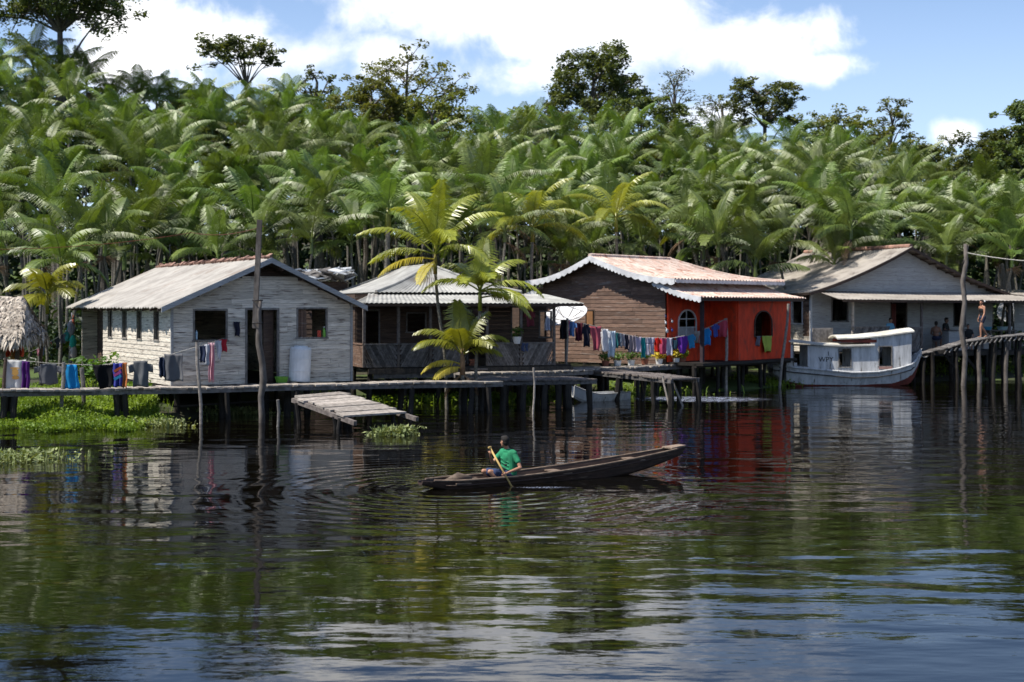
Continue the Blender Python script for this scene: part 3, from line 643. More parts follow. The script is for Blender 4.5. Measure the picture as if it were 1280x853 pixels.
# brown gable wall: plane x=0, y 0..W3
def rz3(t): return EV3+(PK3+.12-EV3)*t-.22*math.sin(math.pi*t)*(1-.3*t)-.07
def rng3(z):
    if z < rz3(.17): return (0, W3)
    lo, hi = .17, 1.0
    for _ in range(25):
        m_ = (lo+hi)/2
        if rz3(m_) < z: lo = m_
        else: hi = m_
    return (max(0, -.75+(GP+.75)*lo), min(W3, W3+.5-(W3+.5-GP)*lo))
wb = (f3.ly(743), f3.ly(733.5)); wb = (min(wb), max(wb));
mb = MB(); boards(mb, side(0), 0, W3, FL3-.1, PK3-.12, [(wb[0], wb[1], 2.28, 2.98)], .15, rng3, seed=51, tvar=.3, seg=1.8)
boards(mb, back(W3), 0, LU, FL3, 3.75, [], .2, seed=52); boards(mb, rside(LU), 0, W3, FL3, PK3-.12, [], .2, rng3, seed=53)
mb.build('gable_wall', M_brown2, h3)
frame_parts(h3, side(0), wb[0], wb[1], 2.28, 2.98, M_brown, 'window', .05, .04)
mb = MB(); mb.hexa([(-.03, wb[1]-.30, 2.28), (.0, wb[1]-.30, 2.28), (.0, wb[1]-.02, 2.28), (-.03, wb[1]-.02, 2.28), (-.03, wb[1]-.30, 2.98), (0, wb[1]-.30, 2.98), (0, wb[1]-.02, 2.98), (-.03, wb[1]-.02, 2.98)]); mb.build('shutter', mk('orange_wood', (.25, .12, .05), None, 4), h3)
# red plastered front
def plaster(mb, to3, a0, a1, z0, z1, opens, arch=(), th=.06):
    """smooth wall with rectangular openings; arch = indices of openings with a half-round head"""
    xs_ = sorted({a0, a1}|{v for o in opens for v in o[:2]});
    for p, q in zip(xs_, xs_[1:]):
        cov = sorted([(o[2], o[3], i) for i, o in enumerate(opens) if o[0] <= p+1e-5 and o[1] >= q-1e-5]); z = z0
        def blk(za, zb):
            if zb-za > .005: mb.hexa([to3(p, za, 0), to3(q, za, 0), to3(q, za, th), to3(p, za, th), to3(p, zb, 0), to3(q, zb, 0), to3(q, zb, th), to3(p, zb, th)])
        for (za, zb, i) in cov:
            blk(z, za); z = zb
            if i in arch:
                k = 12; r = (q-p)/2; c = (p+q)/2; rise = r*.75
                for j in range(k):
                    t0, t1 = math.pi*j/k, math.pi*(j+1)/k; x0, x1 = c-r*math.cos(t0), c-r*math.cos(t1); y0, y1 = zb-rise+rise*math.sin(t0), zb-rise+rise*math.sin(t1)
                    mb.hexa([to3(x0, y0, 0), to3(x1, y1, 0), to3(x1, y1, th), to3(x0, y0, th), to3(x0, zb, 0), to3(x1, zb, 0), to3(x1, zb, th), to3(x0, zb, th)])
        blk(z, z1)
aw = (f3.lx(846), f3.lx(868)); dd = (f3.lx(897), f3.lx(913)); DDT = 3.12
rw = (f3.lx(941, -PO), f3.lx(963, -PO))
RT = 3.42
mb = MB(); plaster(mb, front(0), .06, RC+.0, FL3, 3.72, [(aw[0], aw[1], 1.98, 3.02), (dd[0], dd[1], FL3, DDT)], (0,))
plaster(mb, front(-PO), RC, LU, FL3, RT, [(rw[0], rw[1], 2.0, 2.98)], (0,)); plaster(mb, side(RC), -PO+.001, -.062, FL3, RT, []); plaster(mb, rside(LU), -PO, 0, FL3, RT, [])
mb.build('front_wall', M_red, h3)
def arch_frame(parent, to3, a0, a1, z0, z1, mat, wd=.05, mull=True, name='window'):
    mb = MB(); c = (a0+a1)/2; r = (a1-a0)/2; rise = r*.75
    pts = [(a0, z0), (a0, z1-rise)]+[(c-r*math.cos(math.pi*j/10), z1-rise+rise*math.sin(math.pi*j/10)) for j in range(1, 10)]+[(a1, z1-rise), (a1, z0), (a0, z0)]
    for (x0, y0), (x1, y1) in zip(pts, pts[1:]): mb.bar(to3(x0, y0, .075), to3(x1, y1, .075), wd, .05, up=Vector(to3(0, 0, 1))-Vector(to3(0, 0, 0)))
    o = mb.build(name, mat, parent)
    if mull:
        m2 = MB(); m2.bar(to3(c, z0, .03), to3(c, z1-.02, .03), .035, .03, up=Vector(to3(0, 0, 1))-Vector(to3(0, 0, 0)))
        for z in (z0+(z1-z0)*.38, z0+(z1-z0)*.68): m2.bar(to3(a0, z, .03), to3(a1, z, .03), .035, .03, up=Vector(to3(0, 0, 1))-Vector(to3(0, 0, 0)))
        for z, s in (((z0+.2), .5),): m2.hexa([to3(a0+.02, z0+.02, .0), to3(a1-.02, z0+.02, .0), to3(a1-.02, z0+.02, .015), to3(a0+.02, z0+.02, .015), to3(a0+.02, z0+(z1-z0)*.36, 0), to3(a1-.02, z0+(z1-z0)*.36, 0), to3(a1-.02, z0+(z1-z0)*.36, .015), to3(a0+.02, z0+(z1-z0)*.36, .015)], -.3)
        m2.build('glazing_bars', mat, o)
    return o
arch_frame(h3, front(0), *aw, 1.98, 3.02, M_paint); arch_frame(h3, front(-PO), *rw, 2.0, 2.98, M_brown, .05, False)
frame_parts(h3, front(0), dd[0]+.03, dd[1]-.03, FL3, DDT-.03, M_brown, 'door_frame', .05, .07, False)
mb = MB(); mb.box((LU/2, W3/2-.5, FL3-.06), (LU, W3+2.2, .1)); mb.box((LU/2, -PO-.02, FL3-.12), (LU, .1, .14)); mb.build('floor', M_dark, h3)
mb = MB(); mb.box((.62, -PO+.08, (FL3+RT)/2), (.12, .12, RT-FL3)); mb.build('porch_post', mk('dark_post_wood', (.04, .025, .03), None, 4), h3)
# roofs
NX = -.55; ridge_z = PK3+.12; cur = lambda t: -.22*math.sin(math.pi*t)*(1-.3*t)
xe = LU-.4
mb = MB(); roof(mb, (NX, -.75, EV3), (xe+.9, -.75, EV3), (xe-1.7, GP, ridge_z), (NX, GP, ridge_z), .21, .03, 20, .02, steps=.1, tvar=.22, seed=61, curve=cur)
roof(mb, (xe+.9, W3+.5, EV3), (NX, W3+.5, EV3), (NX, GP, ridge_z), (xe-1.7, GP, ridge_z), .21, .03, 20, .02, steps=.1, tvar=.22, seed=62, curve=cur)
roof(mb, (xe+.9, -.75, EV3), (xe+.9, W3+.5, EV3), (xe-1.7, GP, ridge_z), (xe-1.7, GP, ridge_z), .21, .03, 20, 0, steps=.1, tvar=.22, seed=63, curve=cur)
rf = mb.build('roof', M_tile, h3, solid=.02)
mb = MB(); k = 0; x = NX
while x < xe-1.7: mb.tube([(x, GP, ridge_z+.03), (x+.34, GP, ridge_z+.05)], [.09, .075], 8, random.uniform(-.2, .25)); x += .32
for s_ in range(10):
    a = Vector((xe-1.7, GP, ridge_z)).lerp(Vector((xe+.9, -.75, EV3)), s_/10); b_ = Vector((xe-1.7, GP, ridge_z)).lerp(Vector((xe+.9, -.75, EV3)), (s_+1)/10); a.z += cur(1-s_/10)+.04; b_.z += cur(1-(s_+1)/10)+.03; mb.tube([a, b_], [.075, .09], 8, random.uniform(-.2, .2))
mb.build('ridge_tiles', M_tile, rf)
def rake(y0, z0, y1, z1, x, cv, n=12): return [(x, y0+(y1-y0)*i/n, z0+(z1-z0)*i/n+cv(i/n)) for i in range(n+1)]
mb = MB(); scallop(mb, rake(-.75, EV3+.03, GP, ridge_z+.03, NX+.02, cur), .24, .03, (-1, 0, 0)); scallop(mb, rake(W3+.5, EV3+.03, GP, ridge_z+.03, NX+.02, cur), .24, .03, (-1, 0, 0), .22)
scallop(mb, [(NX, -.78, EV3), (xe+.85, -.78, EV3)], .13, .03, (0, -1, 0), .3); mb.build('scalloped_trim', M_paint, rf)
# lower porch roof (front) and rear lean-to roof
PE = 3.46; c2 = lambda t: -.08*math.sin(math.pi*t)
mb = MB(); roof(mb, (NX+.1, -PO-.55, PE), (LU+.35, -PO-.55, PE), (LU+.0, -.02, 4.02), (NX+.1, -.02, 4.02), .21, .03, 10, .0, steps=.17, tvar=.22, seed=64, curve=c2); pr_ = mb.build('porch_roof', M_tile, h3, solid=.02)
mb = MB(); scallop(mb, rake(-PO-.55, PE+.03, .3, 4.12, NX+.12, c2), .22, .03, (-1, 0, 0)); mb.build('scalloped_trim', M_paint, pr_)
mb = MB(); board_strip(mb, [(NX+.2, -PO-.5, PE-.02), (LU+.3, -PO-.5, PE-.02)], .09, .04, (0, 1, 0)); mb.build('fascia', M_brown, pr_)
mb = MB(); y0, y1 = W3-.05, W3+1.7
roof(mb, (LU, y1, 3.25), (NX+.15, y1, 3.25), (NX+.15, y0, 3.85), (LU, y0, 3.85), .21, .03, 8, 0, steps=.2, tvar=.22, seed=65); lr = mb.build('rear_roof', M_tile, h3, solid=.02)
mb = MB(); scallop(mb, rake(y1, 3.25, y0, 3.85, NX+.13, lambda t: 0, 6), .22, .03, (-1, 0, 0)); mb.build('scalloped_trim', M_paint, lr)
mb = MB(); boards(mb, side(.05), W3+.03, W3+1.4, FL3, 3.4, [], .15, seed=66); mb.build('rear_wall', M_brown, h3)
stilts(h3, [(x, y) for x in (.1, 1.7, 3.2, 4.8, 6.7) for y in (-PO+.1, 1.0, 3)]+[(.1, 5.6)], FL3-.1, .08)
# cups hanging by the arched window
for k, (px, py, r_, mt) in enumerate(((831.5, 404, .05, M_pot), (839.5, 402, .055, M_pot), (833, 414, .08, M_pot), (839.5, 413, .06, mk('blue_enamel', (.08, .12, .4), None, 3, rough=.4)), (831.5, 396, .05, mk('navy_enamel', (.03, .04, .12), None, 3, rough=.4)))):
    x = f3.lx(px, -.1); mb = MB(); mb.ball((0, -.04, 0), (r_, .03, r_), 12, 7); mb.bar((0, -.02, r_), (0, .02, r_+.05), .015, .015)
    lb = ['tiny white lid hung on the red wall, upper one nearer the gable', 'tiny white lid hung on the red wall nearer the arched window', 'largest white lid, hung lowest on the red wall beside the arched window', 'blue enamel lid hung under a white one near the arched window', 'dark navy lid hung topmost on the red wall'][k]
    o = mb.build('pot_lid', mt, loc=f3.w(x, -.09, f3.z(py, x, -.09))); o.rotation_euler = (0, 0, f3.a); tag(o, lb, 'pot lid', 'lids hung on the red wall')

# ================================================================== HOUSE 4: large grey house
f4 = Fr(12.6, 60.0, 25); FL4 = 1.25; W4, L4 = 10.0, 6.6; PK4 = 4.95
h4 = thing('gabled_house', 'large grey plank house with swooping brown sheet roof and long shaded porch', 'house', (f4.o[0], f4.o[1], 0), f4.a, 'wooden stilt houses')
EZ4 = 3.86; PZ4 = 5.62
def cv4(k): return k-.30*k*(1-k)     # k: 0 at eave .. 1 at peak ; sagging rake
def rng4(z):
    if z <= EZ4: return (0, W4)
    hgt = min(1, (z-EZ4)/(PZ4-EZ4)); lo, hi = 0, 1
    for _ in range(25):
        m_ = (lo+hi)/2
        if cv4(m_) < hgt: lo = m_
        else: hi = m_
    return (PK4*lo, W4-(W4-PK4)*lo)
PY4 = 0.0;
wA = (f4.lx(1040), f4.lx(1058.5)); dA = (f4.lx(1114), f4.lx(1132)); wB = (f4.lx(1192), f4.lx(1206))
mb = MB(); boards(mb, front(0), 0, W4, FL4, PZ4-.05, [(*wA, 2.55, 3.45), (*dA, FL4, 3.32), (*wB, 2.3, 3.35)], .19, rng4, seed=71, tvar=.09)
boards(mb, back(L4), 0, W4, FL4, PZ4-.1, [], .25, rng4, seed=73); boards(mb, rside(W4), 0, L4, FL4, EZ4, [], .2, seed=74)
mb.build('wall', M_white2, h4)
sw = (.55, 1.25)
mb = MB(); boards(mb, side(0), 0, L4, FL4, EZ4, [(sw[0], sw[1], 2.45, 3.4), (0, .5, 2.3, EZ4), (0, .4, 1.9, 2.3), (1.3, 2.6, 2.35, 2.6)], .15, seed=72, tvar=.1); mb.build('side_wall', M_white, h4)
mb = MB(); boards(mb, side(-.002), 0.03, .5, 1.9, EZ4-.01, [], .15, seed=75, tvar=.3); boards(mb, side(.012), 0.03, 3.2, 3.4, EZ4-.02, [], .15, seed=76, tvar=.3); mb.build('brown_panel', M_brown2, h4)
frame_parts(h4, side(0), sw[0], sw[1], 2.45, 3.4, M_paint, 'window', .06, .06)
frame_parts(h4, front(0), *wA, 2.55, 3.45, M_rail, 'window', .06, .04); frame_parts(h4, front(0), *wB, 2.3, 3.35, M_rail, 'window', .05, .04); frame_parts(h4, front(0), *dA, FL4, 3.32, M_brown, 'door_frame', .06, .05, False)
mb = MB(); mb.box((dA[0]+.12, -.02, 2.28), (.22, .05, 2.02)); mb.build('door', mk('maroon_door', (.12, .03, .025), None, 3), h4)
mb = MB(); mb.box((-.02, -.03, (FL4+EZ4)/2), (.09, .09, EZ4-FL4)); mb.build('corner_trim', M_paint, h4)
EZr = EZ4-.12
def rf4(s, t, sgn):
    k = t; y = -.55+(L4+1.1)*s; x0 = -.45 if sgn < 0 else W4+.6; x = x0+(PK4-x0)*k
    return Vector((x, y, EZr+(PZ4+.12-EZr)*cv4(k)-.05*math.sin(math.pi*s)+.012*math.sin(2*math.pi*s*38)))
rdm = random.Random(4); tn = {}
def tf4(s, t):
    k = (int(s*9), int(t*4)); return tn.setdefault(k, rdm.uniform(-.07, .07))
mb = MB(); mb.sheet(lambda s, t: rf4(1-s, t, -1), 190, 14, tf=tf4); mb.sheet(lambda s, t: rf4(s, t, 1), 190, 14, tf=tf4)
rf = mb.build('roof', M_fibro4, h4, solid=.02)
mb = MB(); x = -.5
while x < L4+.4:
    mb.tube([(PK4, x, PZ4+.16), (PK4, x+.36, PZ4+.17)], [.1, .09], 8, random.uniform(-.1, .35)); x += .36
mb.build('ridge_tiles', M_ridge, rf)
mb = MB()
for sg in (-1, 1):
    pts = [rf4(0, i/14, sg)+Vector((0, -.02, -.0)) for i in range(15)]; board_strip(mb, pts, .12, .03, (0, -1, 0))
pts = [rf4(i/8, 0, -1)+Vector((-.02, 0, 0)) for i in range(9)]; board_strip(mb, pts, .1, .03, (1, 0, 0)); mb.build('bargeboard', M_brown, rf)
mb = MB()
for i in range(1, 12):
    k = i/12;
    for sg in (-1, 1):
        p = rf4(0, k, sg); mb.bar((p.x, -.5, p.z-.1), (p.x, .1, p.z-.1), .06, .08)
mb.build('purlins', M_brown, rf)
# porch: floor, roof, posts, railings
PD4 = 1.9; PX0, PX1 = .35, 12.3
mb = MB(); mb.box(((W4+1.8)/2, (L4-PD4)/2, FL4-.06), (W4+1.8, L4+PD4, .1)); mb.box(((W4+1.8)/2, -PD4+.02, FL4-.13), (W4+1.8, .1, .15), tint=.5); mb.build('floor', M_dark, h4)
mb = MB(); roof(mb, (PX0-.6, -PD4-.35, 3.45), (PX1, -PD4-.35, 3.40), (PX1-.3, .0, 3.78), (PX0-.1, .0, 3.82), .2, .012, 3, .05, seed=81, tvar=.1); roof(mb, (PX1, -PD4-.35, 3.40), (PX1+.3, 4, 3.40), (W4+.2, 4, 3.75), (W4+.2, -.3, 3.78), .2, .012, 3, seed=82, tvar=.1)
prf = mb.build('porch_roof', M_fibro4, h4, solid=.012)
mb = MB(); board_strip(mb, [(PX0-.4, -PD4-.3, 3.43), (PX1-.05, -PD4-.3, 3.38)], .09, .03, (0, 1, 0)); mb.build('fascia', M_brown, prf)
for px in (1066, 1152, 1262):
    x = f4.lx(px, -PD4+.1); mb = MB(); mb.box((x, -PD4+.1, (FL4+3.38)/2), (.09, .09, 3.38-FL4)); mb.build('porch_post', M_deckd if px != 1066 else M_deck, h4)
x = f4.lx(1272, 1.5); mb = MB(); mb.box((x, 1.5, (FL4+3.4)/2), (.12, .12, 3.4-FL4)); mb.build('porch_post', M_dark, h4)
mb = MB(); a0, a1 = f4.lx(1016, -PD4), f4.lx(1041, -PD4); x = a0
while x < a1: mb.box((x, -PD4, 1.78), (.045, .03, .95), tint=random.uniform(-.2, .2)); x += .065
mb.bar((a0, -PD4, 2.25), (a1, -PD4, 2.25), .04, .06); mb.build('slatted_panel', M_deck, h4)
diag_rail(h4, front(-PD4), f4.lx(1066, -PD4), f4.lx(1112, -PD4), FL4, 2.28, M_rail, sl=.7, pit=.17, flip=1, seed=9)
diag_rail(h4, front(-PD4), f4.lx(1133, -PD4), f4.lx(1152, -PD4), FL4, 2.25, M_rail, sl=.6, pit=.17, flip=1, seed=10)
stilts(h4, [(x, y) for x in (.2, 2, 4, 6, 8, 9.8, 11.6) for y in (-PD4+.1, .1, 3)], FL4-.1, .1)
# things on the porch
def onp(name, label, cat, px, y, z=None): return small(name, label, cat, f4, f4.lx(px, y), y, FL4 if z is None else z)
o = onp('counter', 'grey white boxy counter standing on the shaded porch beyond the railing', 'counter', 1191, -1.1)
mb = MB(); mb.box((0, 0, .42), (.86, .5, .84)); mb.build('body', M_white2, o); mb = MB(); mb.box((0, 0, .865), (.94, .58, .05)); mb.build('top', M_rail, o)
o = onp('table', 'rough wooden table with basins on the porch end behind the walking woman', 'table', 1248, -.4)
mb = MB(); mb.box((0, 0, .83), (1.6, .6, .05)); mb.build('tabletop', M_deckd, o)
for sx in (-.7, .7):
    for sy in (-.24, .24): mb = MB(); mb.box((sx, sy, .4), (.07, .07, .8)); mb.build('leg', M_deckd, o)
M_blue = mk('sky_blue_plastic', (.08, .35, .55), None, 4, rough=.4); M_aqua = mk('pale_aqua_plastic', (.45, .62, .66), None, 4, rough=.4)
for k, (px, mt, r_, lb) in enumerate(((1234, M_blue, .2, 'bright blue basin on the porch table'), (1253, M_aqua, .26, 'wide pale aqua basin in the middle of the porch table'), (1262, M_pot, .14, 'small white bowl at the end of the porch table'))):
    mb = MB(); mb.lathe([(0, .01), (r_*.7, 0), (r_, .14), (r_*1.05, .15), (r_*.95, .145), (r_*.65, .02), (0, .02)], n=16); o = mb.build('basin', mt, loc=f4.w(f4.lx(px, -.4), -.4, FL4+.856)); tag(o, lb, 'basin', 'basins on the porch table')
def dish(name, label, loc, dr_, R_, pole, mat=M_paint):
    o = thing(name, label, 'satellite dish', loc)
    q = Vector(dr_).to_track_quat('Z', 'Y').to_matrix()
    mb = MB(); prof = [(R_*i/8, .28*R_*(i/8)**2) for i in range(9)]
    vs = []; n = 28
    for r_, z in prof:
        for i in range(n): v = q @ Vector((r_*math.cos(2*math.pi*i/n), r_*math.sin(2*math.pi*i/n), z)); vs.append(v)
    mb.add(vs, [(j*n+i, j*n+(i+1) % n, (j+1)*n+(i+1) % n, (j+1)*n+i) for j in range(8) for i in range(n)]); mb.build('reflector', mat, o, smooth=True, solid=.012)
    mb = MB()
    for i in range(8):
        a = 2*math.pi*i/8; mb.tube([q @ Vector((.1*math.cos(a), .1*math.sin(a), -.02)), q @ Vector((R_*.95*math.cos(a), R_*.95*math.sin(a), .24*R_))], .012, 5)
    mb.build('rib', M_grey, o)
    mb = MB(); tip = q @ Vector((0, 0, R_*.8));
    for i in range(3): a = 2*math.pi*i/3+.4; mb.tube([q @ Vector((R_*.9*math.cos(a), R_*.9*math.sin(a), .22*R_)), tip], .012, 5)
    mb.ball(tip, .06, 8, 6); mb.build('feed_arm', M_grey, o)
    mb = MB(); mb.tube([(0, 0, -.05), (0, 0, -pole)], .035, 8); mb.build('pole', M_grey, o)
    return o
dish('satellite_dish', 'large white mesh satellite dish tilted skyward between the grey porch house and red tiled house', at(707, 401, 50.3), (-.25, -.38, .9), .84, 1.5)
dish('satellite_dish', 'pale satellite dish beyond the porch end of the large grey house', at(1267, 390, 70), (-.5, -.6, .55), .75, 2.0)
# ================================================================== PALMS
def frond(mb, base, az, e0, L, bend, rd, nl=30, lw=.05, ll=.72, droop=.5, twist=0.0):
    """one pinnate leaf: arching midrib with two combs of hanging leaflets"""
    ca, sa = math.cos(az), math.sin(az); n = 12; p = Vector(base); pts = [p.copy()]; tans = []
    for i in range(n):
        e = e0-bend*(i/n)**1.25; d = Vector((ca*math.cos(e), sa*math.cos(e), math.sin(e))); tans.append(d); p = p+d*(L/n); pts.append(p.copy())
    tans.append(tans[-1])
    mb.tube(pts, [.028*(1-i/n*.85) for i in range(n+1)], 4, .15, caps=False)
    sd0 = Vector((-sa, ca, 0)); tn = rd.uniform(-.12, .12)
    for i in range(nl):
        s = .14+.86*(i+.5)/nl; k = s*n; j = min(int(k), n-1); q = pts[j].lerp(pts[j+1], k-j); d = tans[j]
        ln = ll*(.45+.55*math.sin(math.pi*min(1, s*1.02)**.8))*rd.uniform(.9, 1.08)*(1 if s < .9 else .75)
        for sg in (-1, 1):
            sd = (sd0*sg).normalized(); up = sd.cross(d)*sg
            a = d*.55+sd*.85+Vector((0, 0, .12+twist*sg)); a.normalize()
            m = q+a*ln*.5; b_ = a*.5+Vector((0, 0, -droop*rd.uniform(.8, 1.3)))+d*.1; e = m+b_.normalized()*ln*.55
            w_ = d*(lw*.5)
            mb.add([q-w_*.7, q+w_*.7, m+w_, m-w_, e+w_*.15, e-w_*.15], [(0, 1, 2, 3), (3, 2, 4, 5)], tn+rd.uniform(-.12, .12))
def palm_meshes(seed, h, nf=11, L=2.5, r=.07, lean=.4, leafmat=None, flower=False, shaft=None, drooping=.5, nl=30, lw=.05, yellow=False, dead=0):
    rd = random.Random(seed); out = {}; nl, lw = 38, .045
    laz = rd.uniform(0, 6.28); mb = MB(); n = 9; pts = []
    for i in range(n+1): s = i/n; pts.append(Vector((lean*s*s*math.cos(laz)+.05*math.sin(s*5+seed), lean*s*s*math.sin(laz), h*s-.3*(1-s))))
    mb.tube(pts, [r*(1.35 if i == 0 else 1.0-.35*i/n) for i in range(n+1)], 7, rd.uniform(-.15, .25)); out['trunk'] = mb
    top = pts[-1]; cb = MB()
    sh = MB(); sh.tube([top, top+Vector((0, 0, .35)), top+Vector((0, 0, .75))], [r*1.1, r*1.0, r*.5], 8); out['crownshaft'] = sh
    for i in range(nf):
        k = i/(nf-1); e0 = R(87)-k*R(64)+rd.uniform(-.12, .12); frond(cb, top+Vector((0, 0, .62-.25*k)), i*2.4+rd.uniform(-.35, .35), e0, L*(.85+.25*math.sin(math.pi*k))*rd.uniform(.85, 1.15), R(34)+R(50)*rd.random()+k*.1, rd, nl, lw, droop=drooping+.25*k)
    out['crown'] = cb
    if flower:
        fb = MB()
        for c in range(2):
            a0 = rd.uniform(0, 6.28)
            for i in range(34):
                a = a0+rd.uniform(-.7, .7); l = rd.uniform(.35, .6); e = rd.uniform(-.9, .5); d = Vector((math.cos(a)*math.cos(e), math.sin(a)*math.cos(e), math.sin(e)))
                b_ = top+Vector((0, 0, -.05)); fb.add([b_, b_+Vector((0, 0, .02)), b_+d*l+Vector((0, 0, .012-.1)), b_+d*l+Vector((0, 0, -.1))], [(0, 1, 2, 3)], rd.uniform(-.3, .3))
        out['flower_stalk'] = fb
    if dead:
        db = MB()
        for i in range(dead): frond(db, top, rd.uniform(0, 6.28), R(-20), L*.6, R(60), rd, 16, .04, .4, 1.2)
        out['dead_frond'] = db
    return out
PROT = []
for i, h in enumerate([3.2, 4.6, 6.0, 7.2, 8.4, 9.6, 10.6, 11.6, 12.6, 13.6, 5.2, 9.0]):
    ms = palm_meshes(100+i*7, h, nf=[8, 9, 9, 10][i % 4], L=2.35+.3*(i % 3), r=.065+.012*(i % 3), lean=.3+.35*(i % 4), flower=(i % 4 == 1), dead=(1 if i % 5 == 2 else 0), drooping=.45+.2*(i % 2))
    PROT.append((h, {k: v.mesh(k, {'trunk': M_trunk, 'crown': M_leaf, 'crownshaft': M_leaf, 'flower_stalk': M_stalk, 'dead_frond': M_stalk}[k]) for k, v in ms.items()}))
proto_obj = {}
def place_palm(i, x, y, z, sc, rz, label, group, tilt=0.0):
    if i not in proto_obj:
        o = bpy.data.objects.new('palm_tree', None); C.objects.link(o); ch = []
        for k, me in PROT[i][1].items(): c = bpy.data.objects.new(k, me); C.objects.link(c); c.parent = o; ch.append(c)
        proto_obj[i] = (o, ch); r_ = o
    else:
        o, ch = proto_obj[i]; r_ = o.copy(); C.objects.link(r_)
        for c in ch: d = c.copy(); C.objects.link(d); d.parent = r_
    r_.location = (x, y, z); r_.scale = (sc, sc, sc); r_.rotation_euler = (tilt*math.cos(rz), tilt*math.sin(rz), rz)
    tag(r_, label, 'palm tree', group); PALMS.append((x/y, r_))
ZN = [(0, 'over the thatched hut'), (95, 'by the white house'), (200, 'over the white house'), (310, 'by the tall pole'), (420, 'over the ragged shed'), (520, 'over the hip roof'), (620, 'over the porch palms'), (720, 'over the satellite dish'), (830, 'over the clay roof'), (940, 'over the red room'), (1060, 'over the long grey roof'), (1180, 'over the swooping gable'), (9999, 'beyond the footbridge')]
def zone(px):
    for a, t_ in ZN:
        if px <= a: return t_
FEAT = lambda i: ' with brown strands' if i % 4 == 1 else (' with dead frond' if i % 5 == 2 else '')
def skyrow(px):     # photo row of the palm skyline
    T = [(-200, 70), (0, 66), (60, 62), (110, 84), (200, 112), (300, 112), (420, 118), (560, 150), (700, 150), (830, 152), (900, 158), (1000, 172), (1100, 190), (1180, 192), (1280, 198), (1500, 200)]
    for (a, b), (c, d) in zip(T, T[1:]):
        if px <= c: return b+(d-b)*(px-a)/(c-a)
    return 200
PALMS = []
rd = random.Random(42)
rows = [  # distance, photo row of crown centre relative: fraction between low row and skyline, count, name
    (0.0, 57.5, 'front row', 30, 'short'), (.20, 62, 'second row', 38, 'short'), (.42, 67, 'third row', 42, 'slender'), (.62, 73, 'middle rows', 46, 'slender'), (.80, 80, 'upper rows', 46, 'tall'), (.97, 88, 'skyline row', 48, 'tall')]
hs = [p[0] for p in PROT]
for (fr, D0, nm, cnt, sz) in rows:
    cnt = int(cnt*1.1)
    for k in range(cnt):
        px = -70+(1420)*(k+.5+rd.uniform(-.42, .42))/cnt;
        Dk = D0+rd.uniform(-2.2, 2.2)
        if px > 950: Dk = max(Dk, 60)+6*min(1, (px-950)/120.)
        elif px > 660: Dk += 4.5
        if px < 210: Dk -= 3*(1-fr)
        low = 318+rd.uniform(-22, 22); top = skyrow(px)+20+rd.uniform(0, 16)
        if 430 < px < 680 and fr < .3: low -= 25
        row = low+(top-low)*fr+rd.uniform(-9, 9)
        x, y = PX(px, Dk), Dk; z0 = gz(x, y); hc = PZ(row, Dk)-z0-.3
        if hc < 2.0: continue
        i = min(range(len(hs)), key=lambda q: abs(hs[q]-hc)+rd.uniform(0, .7)); sc = min(1.35, max(.78, hc/hs[i]))
        zn = zone(px)
        place_palm(i, x, y, z0-.1, sc, rd.uniform(0, 6.28), '%s palm%s, %s, %s' % (sz, FEAT(i), nm, zn), 'feathery palms of the forest behind the houses', rd.uniform(-.05, .05))

by = {}
for u_, o in PALMS: by.setdefault(o['label'], []).append((u_, o))
ORD = {2: ['leftmost', 'rightmost'], 3: ['leftmost', 'middle', 'rightmost'], 4: ['leftmost', 'second from left', 'third from left', 'rightmost']}
for lb, l in by.items():
    if len(l) > 1:
        l.sort(key=lambda q: q[0]); n_ = len(l)
        for k, (u_, o) in enumerate(l):
            w_ = ORD[n_][k] if n_ in ORD else ['leftmost', 'second from left', 'third from left', 'fourth', 'fifth', 'sixth', 'seventh', 'eighth from left'][k] if k < n_-1 else 'rightmost'
            o['label'] = w_+' '+lb
# particular palms near the houses
def own_palm(label, x, y, h, seed, nf, L, mat=None, shaftm=None, r=.07, lean=0.0, nl=34, lw=.055, flower=False, fronds=None, name='palm_tree', drooping=.5, curve=None, grp=None):
    rdd = random.Random(seed); o = thing(name, label, 'palm tree', (x, y, gz(x, y)-.1), 0, grp)
    mb = MB(); n = 10; pts = [Vector((lean*s/n*(.6+.4*s/n)+.03*math.sin(s+seed), 0, h*s/n)) for s in range(n+1)]
    mb.tube(pts, [r*(1.3-.5*min(1, i/3)) for i in range(n+1)], 9, .1); mb.build('trunk', M_trunk, o, smooth=True); top = pts[-1]
    mb = MB(); mb.tube([top-Vector((0, 0, .1)), top+Vector((0, 0, .3)), top+Vector((0, 0, .75))], [r*1.05, r*.95, r*.5], 9); mb.build('crownshaft', shaftm or M_leafy, o, smooth=True)
    if fronds is None: fronds = [(i*2.4+rdd.uniform(-.2, .2), 82-72*i/(nf-1), 1.0, 70+25*rdd.random()) for i in range(nf)]
    cm = MB()
    for (az, e0, l, bd) in fronds: frond(cm, top+Vector((0, 0, .5)), az, R(e0), L*l, R(bd), rdd, nl, lw, .62, drooping)
    cm.build('crown', mat or M_leafy, o); return o, top
PI = math.pi
o, top = own_palm('tall palm rising over the hip roof with orange crownshaft and yellow green fronds', PX(562, 43.6), 43.6, PZ(292, 43.6)-.2, 3, 9, 2.6, shaftm=M_shaft, lean=-.45, r=.06,
    fronds=[(PI*1.02, 45, 1.0, 75), (PI*.92, 18, .85, 60), (.05, 62, 1.0, 75), (PI*.7, 78, 1.0, 60), (-.5, 28, .8, 90), (PI*1.3, 70, 1.0, 90), (PI*1.6, 50, .9, 100), (.6, 80, 1.0, 70), (PI*.5, 60, 1.0, 80), (-1.2, 86, .9, 30)])
